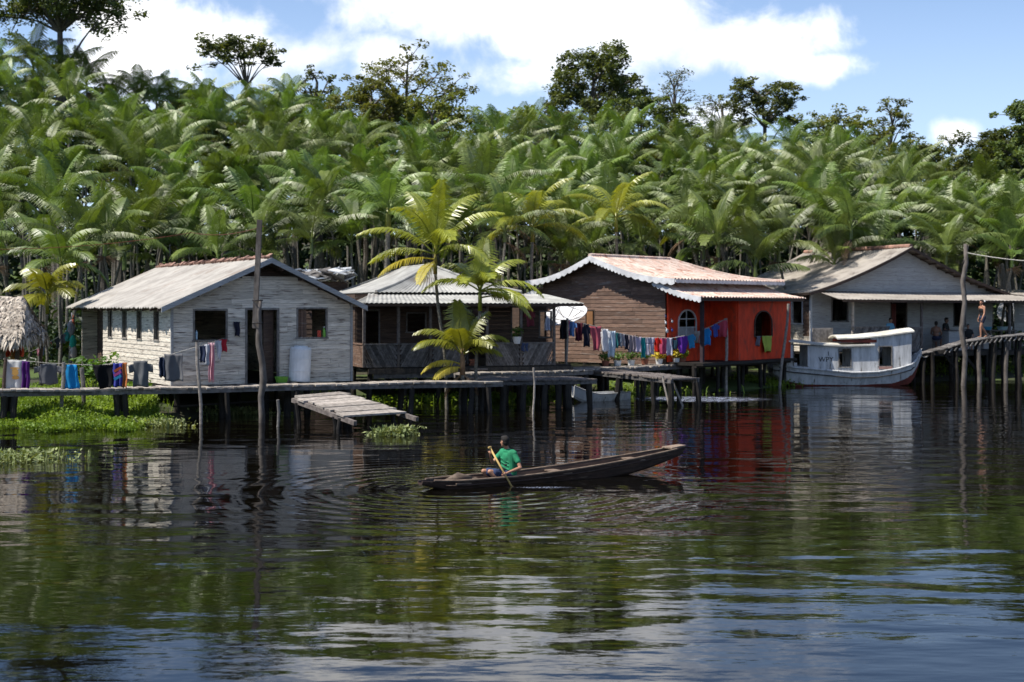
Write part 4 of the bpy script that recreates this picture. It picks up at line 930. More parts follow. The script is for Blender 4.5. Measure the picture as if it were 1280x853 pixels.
mb = MB(); rdd = random.Random(8); frond(mb, top+Vector((0, 0, .35)), PI*1.08, R(8), 1.9, R(60), rdd, 26, .05, .5, 1.0); frond(mb, top+Vector((0, 0, .3)), PI*1.35, R(-15), 1.3, R(50), rdd, 22, .05, .45, 1.0); mb.build('yellow_frond', M_leafyel, o)
o, top = own_palm('palm with pale straight trunk and arching fronds in front of the porch house door', PX(593, 43.2), 43.2, PZ(322, 43.2)-.2, 5, 9, 2.1, mat=M_leafy, lean=.15, r=.065,
    fronds=[(0.1, 30, 1.0, 85), (PI, 35, .9, 85), (.5, 65, .9, 80), (PI*.75, 60, .9, 80), (-.6, 10, .9, 60), (PI*1.4, 45, .8, 90), (PI*.45, 80, .9, 40), (-1.3, 50, .8, 90), (-.15, -2, .85, 60)])
mb = MB(); rdd = random.Random(9); frond(mb, top+Vector((0, 0, .3)), -.1, R(12), 1.7, R(60), rdd, 26, .05, .5, 1.3); mb.build('yellow_frond', mk('olive_frond', (.26, .25, .03), (.2, .19, .03), 1, trans=.35, tcol=(1.2, 1.1, .5)), o)
o, top = own_palm('young low palm with bright fronds and brown trunk between two taller trunks before the porch', PX(577, 43.0), 43.0, PZ(408, 43)-.15, 11, 8, 1.75, mat=M_leafy, shaftm=M_stalk, r=.085,
    fronds=[(PI*.97, 62, 1.0, 92), (PI*1.1, 45, .95, 90), (.1, 55, .9, 90), (.5, 78, .9, 50), (PI*.6, 84, 1.0, 30), (-.7, 50, .8, 90), (PI*1.45, 70, .8, 80), (-.1, 30, .7, 70)])
mb = MB(); rdd = random.Random(10); frond(mb, top+Vector((0, 0, .2)), PI*.99, R(22), 1.35, R(80), rdd, 24, .055, .42, 1.0); frond(mb, top+Vector((0, 0, .1)), PI*1.2, R(12), 1.1, R(70), rdd, 22, .055, .4, 1.0); mb.build('yellow_frond', M_leafyel, o)
mb = MB(); frond(mb, top+Vector((0, 0, -.1)), PI*1.1, R(-30), .9, R(50), rdd, 18, .04, .3, 1.4); frond(mb, top+Vector((0, 0, -.1)), -.3, R(-30), .8, R(50), rdd, 18, .04, .3, 1.4); mb.build('dead_frond', M_stalk, o)
own_palm('stout palm with green crownshaft and short mossy trunk standing behind the hip roof', PX(484, 55.5), 55.5, PZ(285, 55.5)-.3, 17, 11, 2.5, mat=M_leaf, r=.12)
own_palm('bright young palm between the forest edge and the thatched hut', PX(75, 50), 50, PZ(352, 50)-.3, 23, 9, 2.0, mat=M_leaf, r=.06)
own_palm('small palm with pale drooping fronds beside the eave of the white plank house', PX(58, 47), 47, PZ(392, 47)-.3, 29, 8, 1.5, mat=M_leafy, r=.06)
own_palm('leaning pale palm with slanted trunk behind the red tiled roof', PX(932, 66), 66, PZ(262, 66)-.3, 31, 10, 2.6, mat=M_leaf, lean=-1.7, r=.1)
own_palm('sunlit yellow green palm close behind the red tiled roof', PX(770, 60), 60, PZ(287, 60)-.3, 37, 10, 2.6, mat=M_leafy, r=.08)
own_palm('yellow green palm with wide fronds between the porch house and the tiled house', PX(665, 57), 57, PZ(300, 57)-.3, 41, 10, 2.7, mat=M_leafy, r=.08)
own_palm('yellow green palm behind the hollow between the tiled roof and the large grey roof', PX(880, 67), 67, PZ(300, 67)-.3, 43, 10, 2.5, mat=M_leafy, r=.08)

# ================================================================== BROADLEAF TREES
def leaf_cloud(mb, c, r, n, sz, rd, flat=.6, tvar=.25):
    c = Vector(c); cl = rd.uniform(-tvar, tvar)
    for _ in range(n):
        d = Vector((rd.gauss(0, 1), rd.gauss(0, 1), rd.gauss(0, 1))).normalized()*(rd.random()**.45)*r; d.z *= flat; p = c+d
        a = Vector((rd.gauss(0, 1), rd.gauss(0, 1), rd.gauss(0, .5))).normalized(); b_ = a.cross(Vector((rd.gauss(0, .5), rd.gauss(0, .5), 1))).normalized(); s_ = sz*rd.uniform(.6, 1.3)
        mb.add([p-a*s_*.5, p-b_*s_*.28, p+a*s_*.5-Vector((0, 0, s_*.15)), p+b_*s_*.28], [(0, 1, 2, 3)], cl+rd.uniform(-.15, .15))
def tree(label, px, D, ytop, ycrown, wpx, mat, seed, nlimb=9, leaves=60, sz=.34, dens=1.0, flat=.6, crop=.9, lean=0.0, grp=None, shape='dome', tips=4, clump=None):
    rd = random.Random(seed); x, y = PX(px, D), D; z0 = gz(x, y); H = PZ(ytop, D)-z0; hb = PZ(ycrown, D)-z0; Rw = wpx/2/F*D
    o = thing('broadleaf_tree', label, 'tree', (x, y, z0), 0, grp); tk = MB(); r0 = (.011*H+.02) if shape == 'umbrella' else .016*H+.03
    n = 8; tp = [Vector((lean*(i/n)**1.5+.25*math.sin(i*1.1+seed)*i/n, 0, (hb+(H-hb)*(.75 if shape == 'umbrella' else .6))*i/n)) for i in range(n+1)]
    tk.tube([Vector((0, 0, -.4))]+tp[1:], [r0*(1.15-.85*i/n) for i in range(n+1)], 8, 0)
    cr = MB(); cs = clump or Rw*.24
    for i in range(nlimb):
        az = i*2.4+rd.uniform(-.4, .4); k = (i+.5)/nlimb
        if shape == 'umbrella': zz = hb+(H-hb)*(.45+.5*rd.random()); rr = Rw*rd.uniform(.35, 1)
        elif shape == 'column': zz = hb+(H-hb)*k; rr = Rw*(1-.5*k)*rd.uniform(.5, 1)
        else: zz = hb+(H-hb)*(.12+.82*k); rr = Rw*math.sqrt(max(.08, 1-(k*1.02-.25)**2))*rd.uniform(.55, 1)
        end = Vector((math.cos(az)*rr+tp[-1].x, math.sin(az)*rr, zz)); fr_ = min(1, max(.55, (zz-.12*(H-hb)-.18*rr)/tp[-1].z)) if tp[-1].z > 0 else 1; st = tp[int(fr_*n)]
        m_ = st.lerp(end, .5)+Vector((0, 0, (H-hb)*.06)); tk.tube([st, m_, end], [r0*.26, r0*.15, r0*.05], 5, .1)
        leaf_cloud(cr, end, cs*1.15, int(leaves*1.5*dens), sz*.72, rd, flat)
        for _ in range(tips):
            q = end+Vector((rd.gauss(0, 1), rd.gauss(0, 1), rd.gauss(0, .5)))*cs*1.05; tk.tube([m_.lerp(end, rd.uniform(.3, .9)), q], [r0*.12, r0*.04], 4, .1, caps=False); leaf_cloud(cr, q, cs*rd.uniform(.5, 1.0), int(leaves*.9*dens), sz*.72, rd, flat)
    tk.build('trunk', M_bark, o); cr.build('crown', mat, o); return o
tree('sparse dark tree with layered branches at the upper corner above the thatched hut', 72, 88, -45, 30, 150, M_tree1, 1, 20, 110, .36, flat=.7, shape='dome', tips=7)
tree('thin umbrella shaped tree standing alone on the skyline over the white plank house', 309, 92, 52, 98, 96, M_tree1, 2, 13, 34, .40, shape='umbrella', flat=.4, tips=5)
tree('olive green tree with airy flat crown above the palms over the porch house', 512, 88, 72, 150, 125, M_tree2, 3, 16, 44, .34, flat=.5, tips=5)
tree('low spreading olive tree beside the airy flat crowned one', 470, 84, 106, 175, 90, M_tree2, 33, 16, 70, .32, flat=.7, tips=5)
tree('rounded olive tree just under the airy flat crown', 545, 83, 118, 185, 75, M_tree2, 34, 14, 60, .32, flat=.7, tips=4)
tree('big dark dense tree standing highest over the porch and tiled houses', 741, 104, 62, 165, 125, M_tree1, 4, 22, 90, .42, flat=.65, tips=6)
tree('low dark rounded tree beside the foot of the big dark tree', 798, 98, 128, 190, 110, M_tree1, 5, 16, 80, .4, tips=5)
tree('pale wispy tree behind the big dark tree on the skyline', 840, 120, 86, 150, 66, M_tree3, 6, 14, 14, .32, tips=4, shape='column')
tree('dark open branched tree on the skyline over the tiled house', 953, 106, 97, 160, 96, M_tree1, 7, 15, 50, .42, flat=.5, tips=5)
tree('thin pale tree just beside the dark open branched one', 906, 112, 118, 165, 62, M_tree3, 8, 10, 16, .36, tips=4)
tree('olive bushy tree on the skyline between open dark tree and pale tall one', 1062, 100, 142, 205, 90, M_tree2, 9, 16, 60, .36, tips=5)
tree('tall pale olive tree rising over the ridge of the large grey house', 1116, 104, 126, 200, 62, M_tree2, 10, 14, 28, .34, tips=5, shape='column')
tree('rounded brown green tree on the skyline over the tiled roof', 1018, 98, 155, 215, 90, M_tree1, 11, 14, 60, .36)
tree('wide dark tree on the skyline beside the little white cloud', 1252, 88, 165, 255, 105, M_tree1, 12, 26, 90, .36, tips=6)
tree('dark tall tree at the far end of the skyline beyond the ramp', 1290, 84, 118, 250, 90, M_tree1, 13, 20, 80, .34, tips=6)
tree('low olive tree over the forest above the large grey roof', 1160, 94, 182, 230, 80, M_tree2, 14, 14, 60, .34)
tree('scrubby olive tree peeping over the palms above the tiled house', 850, 96, 168, 215, 90, M_tree2, 15, 14, 50, .34)
tree('thin dark tree at the palm skyline near the umbrella tree', 398, 90, 85, 130, 50, M_tree1, 16, 8, 20, .32)
for k, (px, yt, wd) in enumerate(((620, 136, 110), (690, 140, 90), (370, 112, 90), (240, 118, 100), (150, 108, 90))):
    tree(['low leafy tree filling the dip in the skyline over the porch house', 'low leafy tree beside the foot of the big dark tree, porch house side', 'low leafy tree between umbrella tree and airy olive tree', 'low leafy tree on the skyline above the white house roof', 'low leafy tree on the skyline near the thatched hut'][k], px, 97, yt, 200, wd, M_tree2 if k < 3 else M_tree1, 50+k, 14, 60, .36, tips=5)

for k, (px, D, yt, yc, wd, mt, ds) in enumerate(((30, 66, 205, 300, 70, 0, 'dark leafy tree among the palms behind the thatched hut'), (128, 74, 150, 240, 80, 1, 'olive tree among the palms between the hut and the white house'), (236, 64, 262, 330, 60, 0, 'dark bushy tree in the palms just over the white house roof'), (282, 78, 150, 225, 75, 1, 'olive tree halfway up the palms by the tall pole'), (400, 66, 235, 310, 70, 0, 'dark bushy tree among palms above the ragged shed'), (455, 76, 165, 250, 80, 1, 'olive tree halfway up the palms before the hip roof peak'), (610, 74, 190, 260, 80, 0, 'shadowy tree among the palms over the young porch palms'), (700, 68, 238, 320, 70, 1, 'light leafy tree in the palms over the satellite dish'), (815, 74, 205, 290, 80, 0, 'dark leafy tree in the palms over the clay ridge'), (905, 78, 240, 300, 70, 1, 'light olive tree among palms over the red room'), (1010, 80, 225, 300, 80, 0, 'dark tree among palms over the ridge start of the grey house'), (1095, 76, 255, 312, 85, 1, 'bright olive tree right over the swooping gable peak'), (1200, 76, 225, 330, 90, 0, 'dark tree among the palms over the crooked pole'), (1268, 72, 250, 345, 80, 0, 'dark dense tree over the end of the footbridge'))):
    tree(ds, px, D, yt, yc, wd, M_tree2 if mt else M_tree1, 80+k, 12, 60, .30, tips=5, grp='leafy trees among the palms')
# ================================================================== UNDERGROWTH, FAR WOOD, GRASS
def mass(name, label_kind, n, fn, mat, sz, seed, flatn=.5):
    rd = random.Random(seed); mb = MB()
    for _ in range(n):
        x, y, z, s_, tt = fn(rd); p = Vector((x, y, z)); a = Vector((rd.gauss(0, 1), rd.gauss(0, 1), rd.gauss(0, .6))).normalized(); b_ = a.cross(Vector((rd.gauss(0, .6), rd.gauss(0, .6), 1))).normalized(); s_ *= sz
        mb.add([p-a*s_*.5, p-b_*s_*.25, p+a*s_*.5-Vector((0, 0, s_*.2)), p+b_*s_*.25], [(0, 1, 2, 3)], tt)
    return tag(mb.build(name, mat), kind='stuff')
def f_far(rd):
    px = rd.uniform(-150, 1430); D = rd.uniform(98, 112); x = PX(px, D); zt = PZ(skyrow(px)+28+9*math.sin(px*.05)+7*math.sin(px*.13+1), D)
    return x, D, gz(x, D)+(zt-gz(x, D))*rd.random()**.8, rd.uniform(.7, 1.3), rd.uniform(-.3, .3)
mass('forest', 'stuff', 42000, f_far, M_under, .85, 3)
def f_und(rd):
    px = rd.uniform(-150, 1430); D = rd.uniform(58, 92) if px < 660 else rd.uniform(66, 95); x = PX(px, D); k = rd.random()
    hm = (1.3+1.1*math.sin(x*.55)*math.cos(D*.4)+1.0*math.sin(x*.23+2))*max(.3, 1.0)
    return x, D, gz(x, D)+max(.4, hm)*k, rd.uniform(.6, 1.3), rd.uniform(-.3, .3)
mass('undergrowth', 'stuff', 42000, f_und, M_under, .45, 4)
def blades(name, n, region, mat, hmin, hmax, wd, seed, clump=.8, leafy=0.0):
    rd = random.Random(seed); mb = MB(); i = 0
    while i < n:
        r_ = region(rd)
        if r_ is None: continue
        x, y, z, hs_ = r_; h = rd.uniform(hmin, hmax)*hs_; a = rd.uniform(0, 6.28); ln = rd.uniform(.1, .6)*h; dx, dy = math.cos(a), math.sin(a); w_ = wd*rd.uniform(.6, 1.4); tt = rd.uniform(-.3, .3)
        px_, py_ = -dy*w_, dx*w_
        mb.add([(x-px_, y-py_, z-.03), (x+px_, y+py_, z-.03), (x+px_*.8+dx*ln*.4, y+py_*.8+dy*ln*.4, z+h*.65), (x-px_*.8+dx*ln*.4, y-py_*.8+dy*ln*.4, z+h*.65), (x+dx*ln, y+dy*ln, z+h*(1-.3*ln/h))], [(0, 1, 2, 3), (3, 2, 4)], tt); i += 1
    return tag(mb.build(name, mat), kind='stuff')
def r_left(rd):
    px = rd.uniform(-60, 216); D = 35.4+11.5*rd.random()**1.4; x = PX(px, D)
    edge = 35.9+.6*math.sin(px*.07)+(max(0, px-120)/100)**2*2.4
    if D < edge or (px > 212-(D-37)*6 and D > 38.6 and rd.random() < .97): return None
    hsx = min(1, .35+(D-edge)*.35)*(.7+.5*math.sin(x*1.9+D*1.3));
    return x, D, max(gz(x, D), .0), max(.3, hsx)
def leafmat(name, n, region, mat, sz, seed, hm=1.0):
    rd = random.Random(seed); mb = MB(); i = 0
    while i < n:
        r_ = region(rd)
        if r_ is None: continue
        x, y, z, k = r_; p = Vector((x, y, z+hm*k*rd.random()**1.5)); a = Vector((rd.gauss(0, 1), rd.gauss(0, 1), rd.gauss(.5, .8))).normalized(); b_ = a.cross(Vector((rd.gauss(0, .6), rd.gauss(0, .6), 1))).normalized(); s_ = sz*rd.uniform(.5, 1.4)
        mb.add([p, p+a*s_*.5+b_*s_*.28, p+a*s_-Vector((0, 0, s_*.1)), p+a*s_*.5-b_*s_*.28], [(0, 1, 2, 3)], rd.uniform(-.35, .35)); i += 1
    return tag(mb.build(name, mat), kind='stuff')
leafmat('grass', 34000, r_left, M_grass, .085, 5, .42)
blades('grass_stalks', 16000, r_left, M_grass, .2, .55, .012, 15)
def r_mid(rd):
    c = rd.choice(((-.2, 47.6, 1.2, .8), (-2.5, 47.0, 1.5, .8), (1.8, 50.5, 1.6, 1.2), (4.5, 51.6, 2.2, .8), (9.8, 56.2, 1.2, .6), (-5, 46.2, 2, .7), (17, 63, 4, 1.5), (21, 64, 4, 2), (14, 62, 2, 1)))
    x, y = c[0]+rd.gauss(0, .5)*c[2], c[1]+rd.gauss(0, .5)*c[3]; return x, y, max(0, gz(x, y)), .8
leafmat('marsh_plants', 6000, r_mid, M_grass, .12, 6, .28); blades('reeds', 1500, r_mid, M_grass, .15, .5, .014, 6)
def r_weed(rd):
    c = rd.choice(((PX(25, 29), 29, 1.0, .45), (PX(-10, 28.6), 28.6, .7, .5), (PX(488, 34.6), 34.6, .42, .22), (PX(505, 34.8), 34.8, .25, .2), (PX(200, 37.2), 37.2, .6, .4), (PX(250, 41), 41, 1.2, .4), (PX(300, 41.5), 41.5, .8, .3)))
    x, y = c[0]+rd.gauss(0, .6)*c[2], c[1]+rd.gauss(0, .6)*c[3]; return x, y, 0, .9
leafmat('water_weeds', 3200, r_weed, M_weed, .10, 7, .2); blades('weed_stalks', 900, r_weed, M_weed, .05, .34, .010, 7)
# bright mat of floating weed along the near marsh edge
mb = MB(); ns, nt_ = 60, 16
def mt_(s, q):
    px = -80+290*s; d0 = 34.3+.35*math.sin(px*.06)+.2*math.sin(px*.19)+(max(0, px-110)/100)**2*2.6; d1 = 42; D = d0+(d1-d0)*q; x = PX(px, D); return (x, D, max(gz(x, D)+.02, .012)+.012*abs(wob(x*5, D*5)))


def bush(label, x, y, z, r, n, mat, sz=.14, seed=0, name='bush', flat=.7, cat='bush', grp=None):
    rd = random.Random(seed); o = thing(name, label, cat, (x, y, z), 0, grp); st = MB(); lf = MB()
    for k in range(7):
        a = k*2.4; e = Vector((math.cos(a)*r*.6*rd.random(), math.sin(a)*r*.6*rd.random(), r*rd.uniform(.5, 1.2))); st.tube([(0, 0, -.1), e*.5, e], [.02, .015, .008], 5); leaf_cloud(lf, e, r*.5, n//7, sz, rd, flat)
    st.build('stem', M_bark, o); lf.build('foliage', mat, o); return o
bush('leafy bright green bush rising behind the boardwalk at the foot of the white house', PX(118, 42.2), 42.2, .3, 1.0, 420, M_bush, .2, 1)
bush('lower green bush in the marsh behind the black shirt', PX(155, 40.6), 40.6, .3, .6, 300, M_grass, .16, 2)
bush('lush green bush beside the white wall near the grey shirt', PX(178, 41.0), 41.0, .2, .6, 260, M_bush, .16, 3)
bush('bright bush on the bank under the boardwalk below the young palms', PX(505, 47.5), 47.5, .1, .55, 220, M_grass, .13, 4)
bush('small bush growing on the red wall foot by the arched window', PX(934, 51.5), 54.3, 1.15, .42, 260, M_bush, .12, 5)
bush('bright yellow green shrub glowing behind the ridge of the large grey house', PX(1060, 75), 75, 2.6, 2.0, 800, M_grass, .34, 6)
bush('bright green shrub under the shaded porch of the large grey house', PX(1170, 65), 65, .1, .9, 300, M_grass, .2, 7)
bush('broad leaved green clump beyond the ramp posts', PX(1232, 66), 66, .1, 1.1, 380, M_bush, .28, 8)
bush('tall leafy clump behind the end of the ramp', PX(1275, 66), 66, .1, 1.4, 420, M_bush, .3, 9)
for k, (px, D, zt, mt, lb) in enumerate(((757, 50.6, 1.0, M_bush, 'dark leafy potted plant nearest the gable corner under the clothesline'), (772, 50.9, 1.0, M_bush, 'round leafy potted plant under the pale shirts'), (789, 51.3, 1.0, M_bush, 'broad potted plant under the purple grey clothes'), (806, 51.6, 1.02, M_bush, 'low potted plant beside the yellow leaved one'), (824, 51.9, 1.02, M_leafyel, 'yellow leaved potted plant under the red shirt'), (845, 52.2, 1.04, M_leafyel, 'pale yellow plant low below the purple shirt'), (853, 52.3, 1.04, M_grass, 'light green plant in a pot beside the porch post'))):
    x, y = PX(px, D), D; o = thing('potted_plant', lb, 'potted plant', (x, y, zt), 0, 'potted plants under the clothesline')
    mb = MB(); mb.lathe([(0, 0), (.10, 0), (.14, .2), (.15, .22), (.13, .21), (0, .18)], n=12); mb.build('pot', M_pot if k % 3 else M_brick, o)
    mb = MB(); leaf_cloud(mb, (0, 0, .38), .27, 170, .12, random.Random(70+k), .7); mb.build('foliage', mt, o)
x = f2.lx(646, -.02); o = small('potted_plant', 'white pot with drooping green plant on the porch rail of the hip-roofed house', 'potted plant', f2, x, -.02, RZ2+.0)
mb = MB(); mb.lathe([(0, 0), (.10, 0), (.15, .22), (.16, .24), (.14, .23), (0, .2)], n=12); mb.build('pot', M_pot, o); mb = MB(); leaf_cloud(mb, (0, 0, .38), .22, 120, .13, random.Random(99), 1.0); mb.build('foliage', M_bush, o)
# ================================================================== CLOTHES
_cl = {}
def cmat(c):
    k = tuple(round(x, 3) for x in c)
    if k not in _cl: _cl[k] = mk('cloth_%d' % len(_cl), k, tuple(x*.82 for x in k), 3, (1, 1, 1), .9, 0, spec=.15, trans=.22, tcol=(1, 1, 1))
    return _cl[k]
def cloth_mb(shape, w, h, seed):
    rd = random.Random(seed); mb = MB(); ph = rd.uniform(0, 6); k1 = rd.uniform(5, 9)/max(w, .25)*.25; am = .045+.035*rd.random(); dr = rd.uniform(-.05, .05)
    def pos(u, v):      # u 0..1 across, v 0..1 down
        x = (u-.5)*w; fold = am*(.25+.75*v)*math.sin(ph+x*k1*6.28)+.012*math.sin(ph*2+x*31+v*3)
        return Vector((x*(1-.05*v)+dr*v*w+.01*math.sin(v*9+ph), fold+.03*v*math.sin(ph+v*2.5), -v*h+.02*math.sin(u*6.28*1.5+ph)*v-.012*abs(math.sin(math.pi*u*2))*(1-v)))
    def patch(f0, f1, v0, v1, ns, nt, slope=0.0):
        def f(s, t):
            v = v0+(v1-v0)*t; a, b_ = f0(v), f1(v); return pos(a+(b_-a)*s, v+slope*abs((a+(b_-a)*s)-.5))
        mb.sheet(f, ns, nt)
    if shape == 'rect': patch(lambda v: 0+.02*math.sin(v*5+ph), lambda v: 1-.02*math.sin(v*4+ph), 0, 1, 16, 12)
    elif shape == 'tee':
        patch(lambda v: .22-.05*v, lambda v: .78+.05*v, 0, 1, 12, 12)
        patch(lambda v: 0.0+.02*v, lambda v: .225, 0, .30, 5, 4, .35); patch(lambda v: .775, lambda v: 1.0-.02*v, 0, .30, 5, 4, .35)
    elif shape == 'pants':
        patch(lambda v: .03, lambda v: .97, 0, .35, 12, 5); patch(lambda v: .03+.03*v, lambda v: .49-.07*v, .35, 1, 7, 8); patch(lambda v: .51+.07*v, lambda v: .97-.03*v, .35, .96, 7, 8)
    elif shape == 'skirt': patch(lambda v: .18-.18*v, lambda v: .82+.18*v, 0, 1, 14, 10)
    elif shape == 'tank':
        patch(lambda v: .12, lambda v: .88, .22, 1, 12, 9); patch(lambda v: .2, lambda v: .38, 0, .22, 3, 3); patch(lambda v: .62, lambda v: .80, 0, .22, 3, 3)
    elif shape == 'slant': patch(lambda v: .35*v, lambda v: 1-.25*(1-v)*0-.3*v*(v > .5)*(v-.5), 0, 1, 12, 10)
    return mb
def garment(name, label, shape, p, w, h, col, seed, ang=0.0, grp=None, prt=None):
    mb = cloth_mb(shape, w, h, seed); o = mb.build(name, cmat(col), smooth=True, solid=.008, loc=p); o.rotation_euler = (0, 0, ang)
    tag(o, label, name.replace('_', ' '), grp)
    if prt: prt(o, w, h)
    return o
def rope(name, label, pts, r=.012, mat=None, sag=0.0, cat='rope'):
    P_ = []
    for a, b_ in zip(pts, pts[1:]):
        for i in range(9): q = Vector(a).lerp(Vector(b_), i/8); q.z -= sag*4*(i/8)*(1-i/8); P_.append(q)
    o0 = P_[0]; mb = MB(); mb.tube([q-o0 for q in P_], r, 5, 0); return tag(mb.build(name, mat or M_rope, loc=o0), label, cat)
# long clothesline by the red house
LP = [(705, 400), (740, 407), (770, 416), (800, 422), (840, 423), (865, 418), (885, 410), (907, 399)]
def Dl(px): return 49.0+(px-705)/202*4.1
def line_row(px, T):
    for (a, b), (c, d) in zip(T, T[1:]):
        if px <= c: return b+(d-b)*(px-a)/(c-a)
    return T[-1][1]
rope('clothesline', 'long sagging clothesline full of washing between the satellite dish and red house door', [at(px, py, Dl(px)) for px, py in LP], .014)
G1 = [ # px0, px1, bottom, shape, colour, name, label
 (701, 707.5, 425, 'rect', (.015, .015, .02), 'black_cloth', 'black cloth first on the long line, beside the satellite dish'),
 (705, 711, 421, 'rect', (.55, .02, .07), 'red_shirt', 'narrow bright red shirt second on the long line, next to the dish'),
 (710.5, 720, 421, 'tee', (.13, .27, .55), 'blue_tee', 'faded blue tee between narrow red shirt and dark maroon cloth'),
 (720, 728, 427, 'rect', (.10, .02, .035), 'maroon_shirt', 'dark maroon shirt between blue tee and black navy dress'),
 (727.5, 738, 434, 'tee', (.02, .022, .04), 'navy_shirt', 'long black navy shirt between maroon shirt and large pink red one'),
 (738, 750.5, 439, 'slant', (.42, .09, .13), 'pink_red_shirt', 'large speckled pink red shirt hanging lowest next to the white shirt'),
 (750, 762, 440, 'tee', (.72, .72, .76), 'white_tee', 'big white tee next to the pink red shirt'),
 (760, 768.5, 447, 'rect', (.55, .66, .76), 'pale_blue_towel', 'pale blue towel hanging longest beside the big white tee'),
 (768.5, 772, 436, 'rect', (.03, .16, .17), 'teal_strip', 'thin dark teal strip beside the pale blue towel'),
 (772.5, 776.5, 434, 'rect', (.10, .13, .18), 'slate_sock', 'slate grey sock beside the thin dark teal strip'),
 (777, 780.5, 434, 'rect', (.45, .42, .45), 'grey_sock', 'pale grey sock between two dark ones near the line middle'),
 (780.5, 785.5, 438, 'rect', (.03, .03, .05), 'black_shorts', 'small black shorts left of the beige grey cloth at the line middle'),
 (786, 794, 441, 'rect', (.36, .30, .32), 'beige_grey_shirt', 'beige grey shirt above the potted plants, next to small black shorts'),
 (794, 801, 441, 'rect', (.52, .47, .62), 'lilac_shirt', 'pale lilac shirt between beige grey shirt and teal towel'),
 (801, 807, 448, 'rect', (.02, .28, .30), 'teal_towel', 'long narrow teal towel at the lowest sag of the line'),
 (807.5, 818, 445, 'pants', (.46, .44, .55), 'lilac_trousers', 'grey lilac trousers between the teal towel and bright red shirt'),
 (818, 826, 441, 'tee', (.68, .03, .02), 'bright_red_shirt', 'bright red shirt above the yellow leaved plant'),
 (825.5, 832.5, 444, 'rect', (.60, .10, .20), 'rose_shirt', 'rose pink shirt just after the bright red shirt'),
 (832.5, 840, 445, 'rect', (.60, .58, .68), 'white_lilac_towel', 'white lilac towel between rose shirt and dark slate one'),
 (840, 848, 438, 'tank', (.04, .09, .13), 'slate_vest', 'dark slate vest between white towel and purple dress'),
 (846, 859, 443, 'slant', (.16, .04, .38), 'purple_dress', 'vivid purple dress in front of the porch post'),
 (859, 869, 436, 'tee', (.05, .33, .62), 'cyan_tee', 'cyan tee just after the purple dress'),
 (868.5, 879, 430, 'pants', (.46, .42, .40), 'grey_beige_shorts', 'grey beige shorts between the cyan tee and bright blue trousers'),
 (878, 889, 432, 'tee', (.03, .28, .68), 'bright_blue_tee', 'bright blue tee climbing the line after grey beige shorts'),
 (890, 899, 422, 'tee', (.08, .12, .45), 'royal_blue_tee', 'small royal blue tee before the dark red door'),
 (899, 908.5, 422, 'rect', (.60, .09, .14), 'crimson_shirt', 'crimson pink shirt last on the line, by the pale square post')]
for k, (a, b_, bt, sh, col, nm, lb) in enumerate(G1):
    c = (a+b_)/2; D = Dl(c)+.02*((k % 3)-1); top = line_row(c, LP); w_ = (b_-a)/F*D*1.24; h_ = (bt-top)/F*D
    garment(nm, lb, sh, at(c, top-.4, D), w_, h_, col, 200+k, .3+random.uniform(-.15, .15), 'washing on the long clothesline')
# clothesline before the white house
rope('clothesline', 'thin clothesline strung along the boardwalk from the hut to the white house', [at(4, 449, 37.9), at(60, 454, 38.0), at(120, 457, 38.1), at(190, 450, 38.2), at(249, 433, 38.2), at(283, 422, 40.6)], .008)
LQ = [(0, 448), (60, 455), (120, 457), (190, 450), (249, 434), (285, 422)]
def pr_tee(o, w, h):
    mb = MB(); rd = random.Random(2)
    for (cx_, cz, rx, rz_) in ((0, -.42, .10, .13), (-.02, -.28, .15, .03), (.02, -.6, .11, .07)):
        n = 12; mb.add([(w*cx_+rx*w*1.6*math.cos(i*2*math.pi/n)*(1+.2*math.sin(i*3)), -.075, h*cz+rz_*h*math.sin(i*2*math.pi/n)) for i in range(n)]+[(w*cx_+rx*w*1.6*math.cos(i*2*math.pi/n)*(1+.2*math.sin(i*3)), -.07, h*cz+rz_*h*math.sin(i*2*math.pi/n)) for i in range(n)], [tuple(range(n))]+[(i, (i+1) % n, n+(i+1) % n, n+i) for i in range(n)], rd.uniform(-.2, .2))
    mb.build('print', cmat((.5, .28, .08)), o)
def pr_multi(o, w, h):
    for k, (z, c) in enumerate(((-.28, (.55, .12, .04)), (-.62, (.04, .3, .5)), (-.45, (.5, .1, .3)))):
        mb = MB(); mb.bar((-w*.34, -.07, h*z-.05), (w*.34, -.07, h*z+.06), .012, .07, up=(0, 0, 1)); mb.build('print', cmat(c), o)
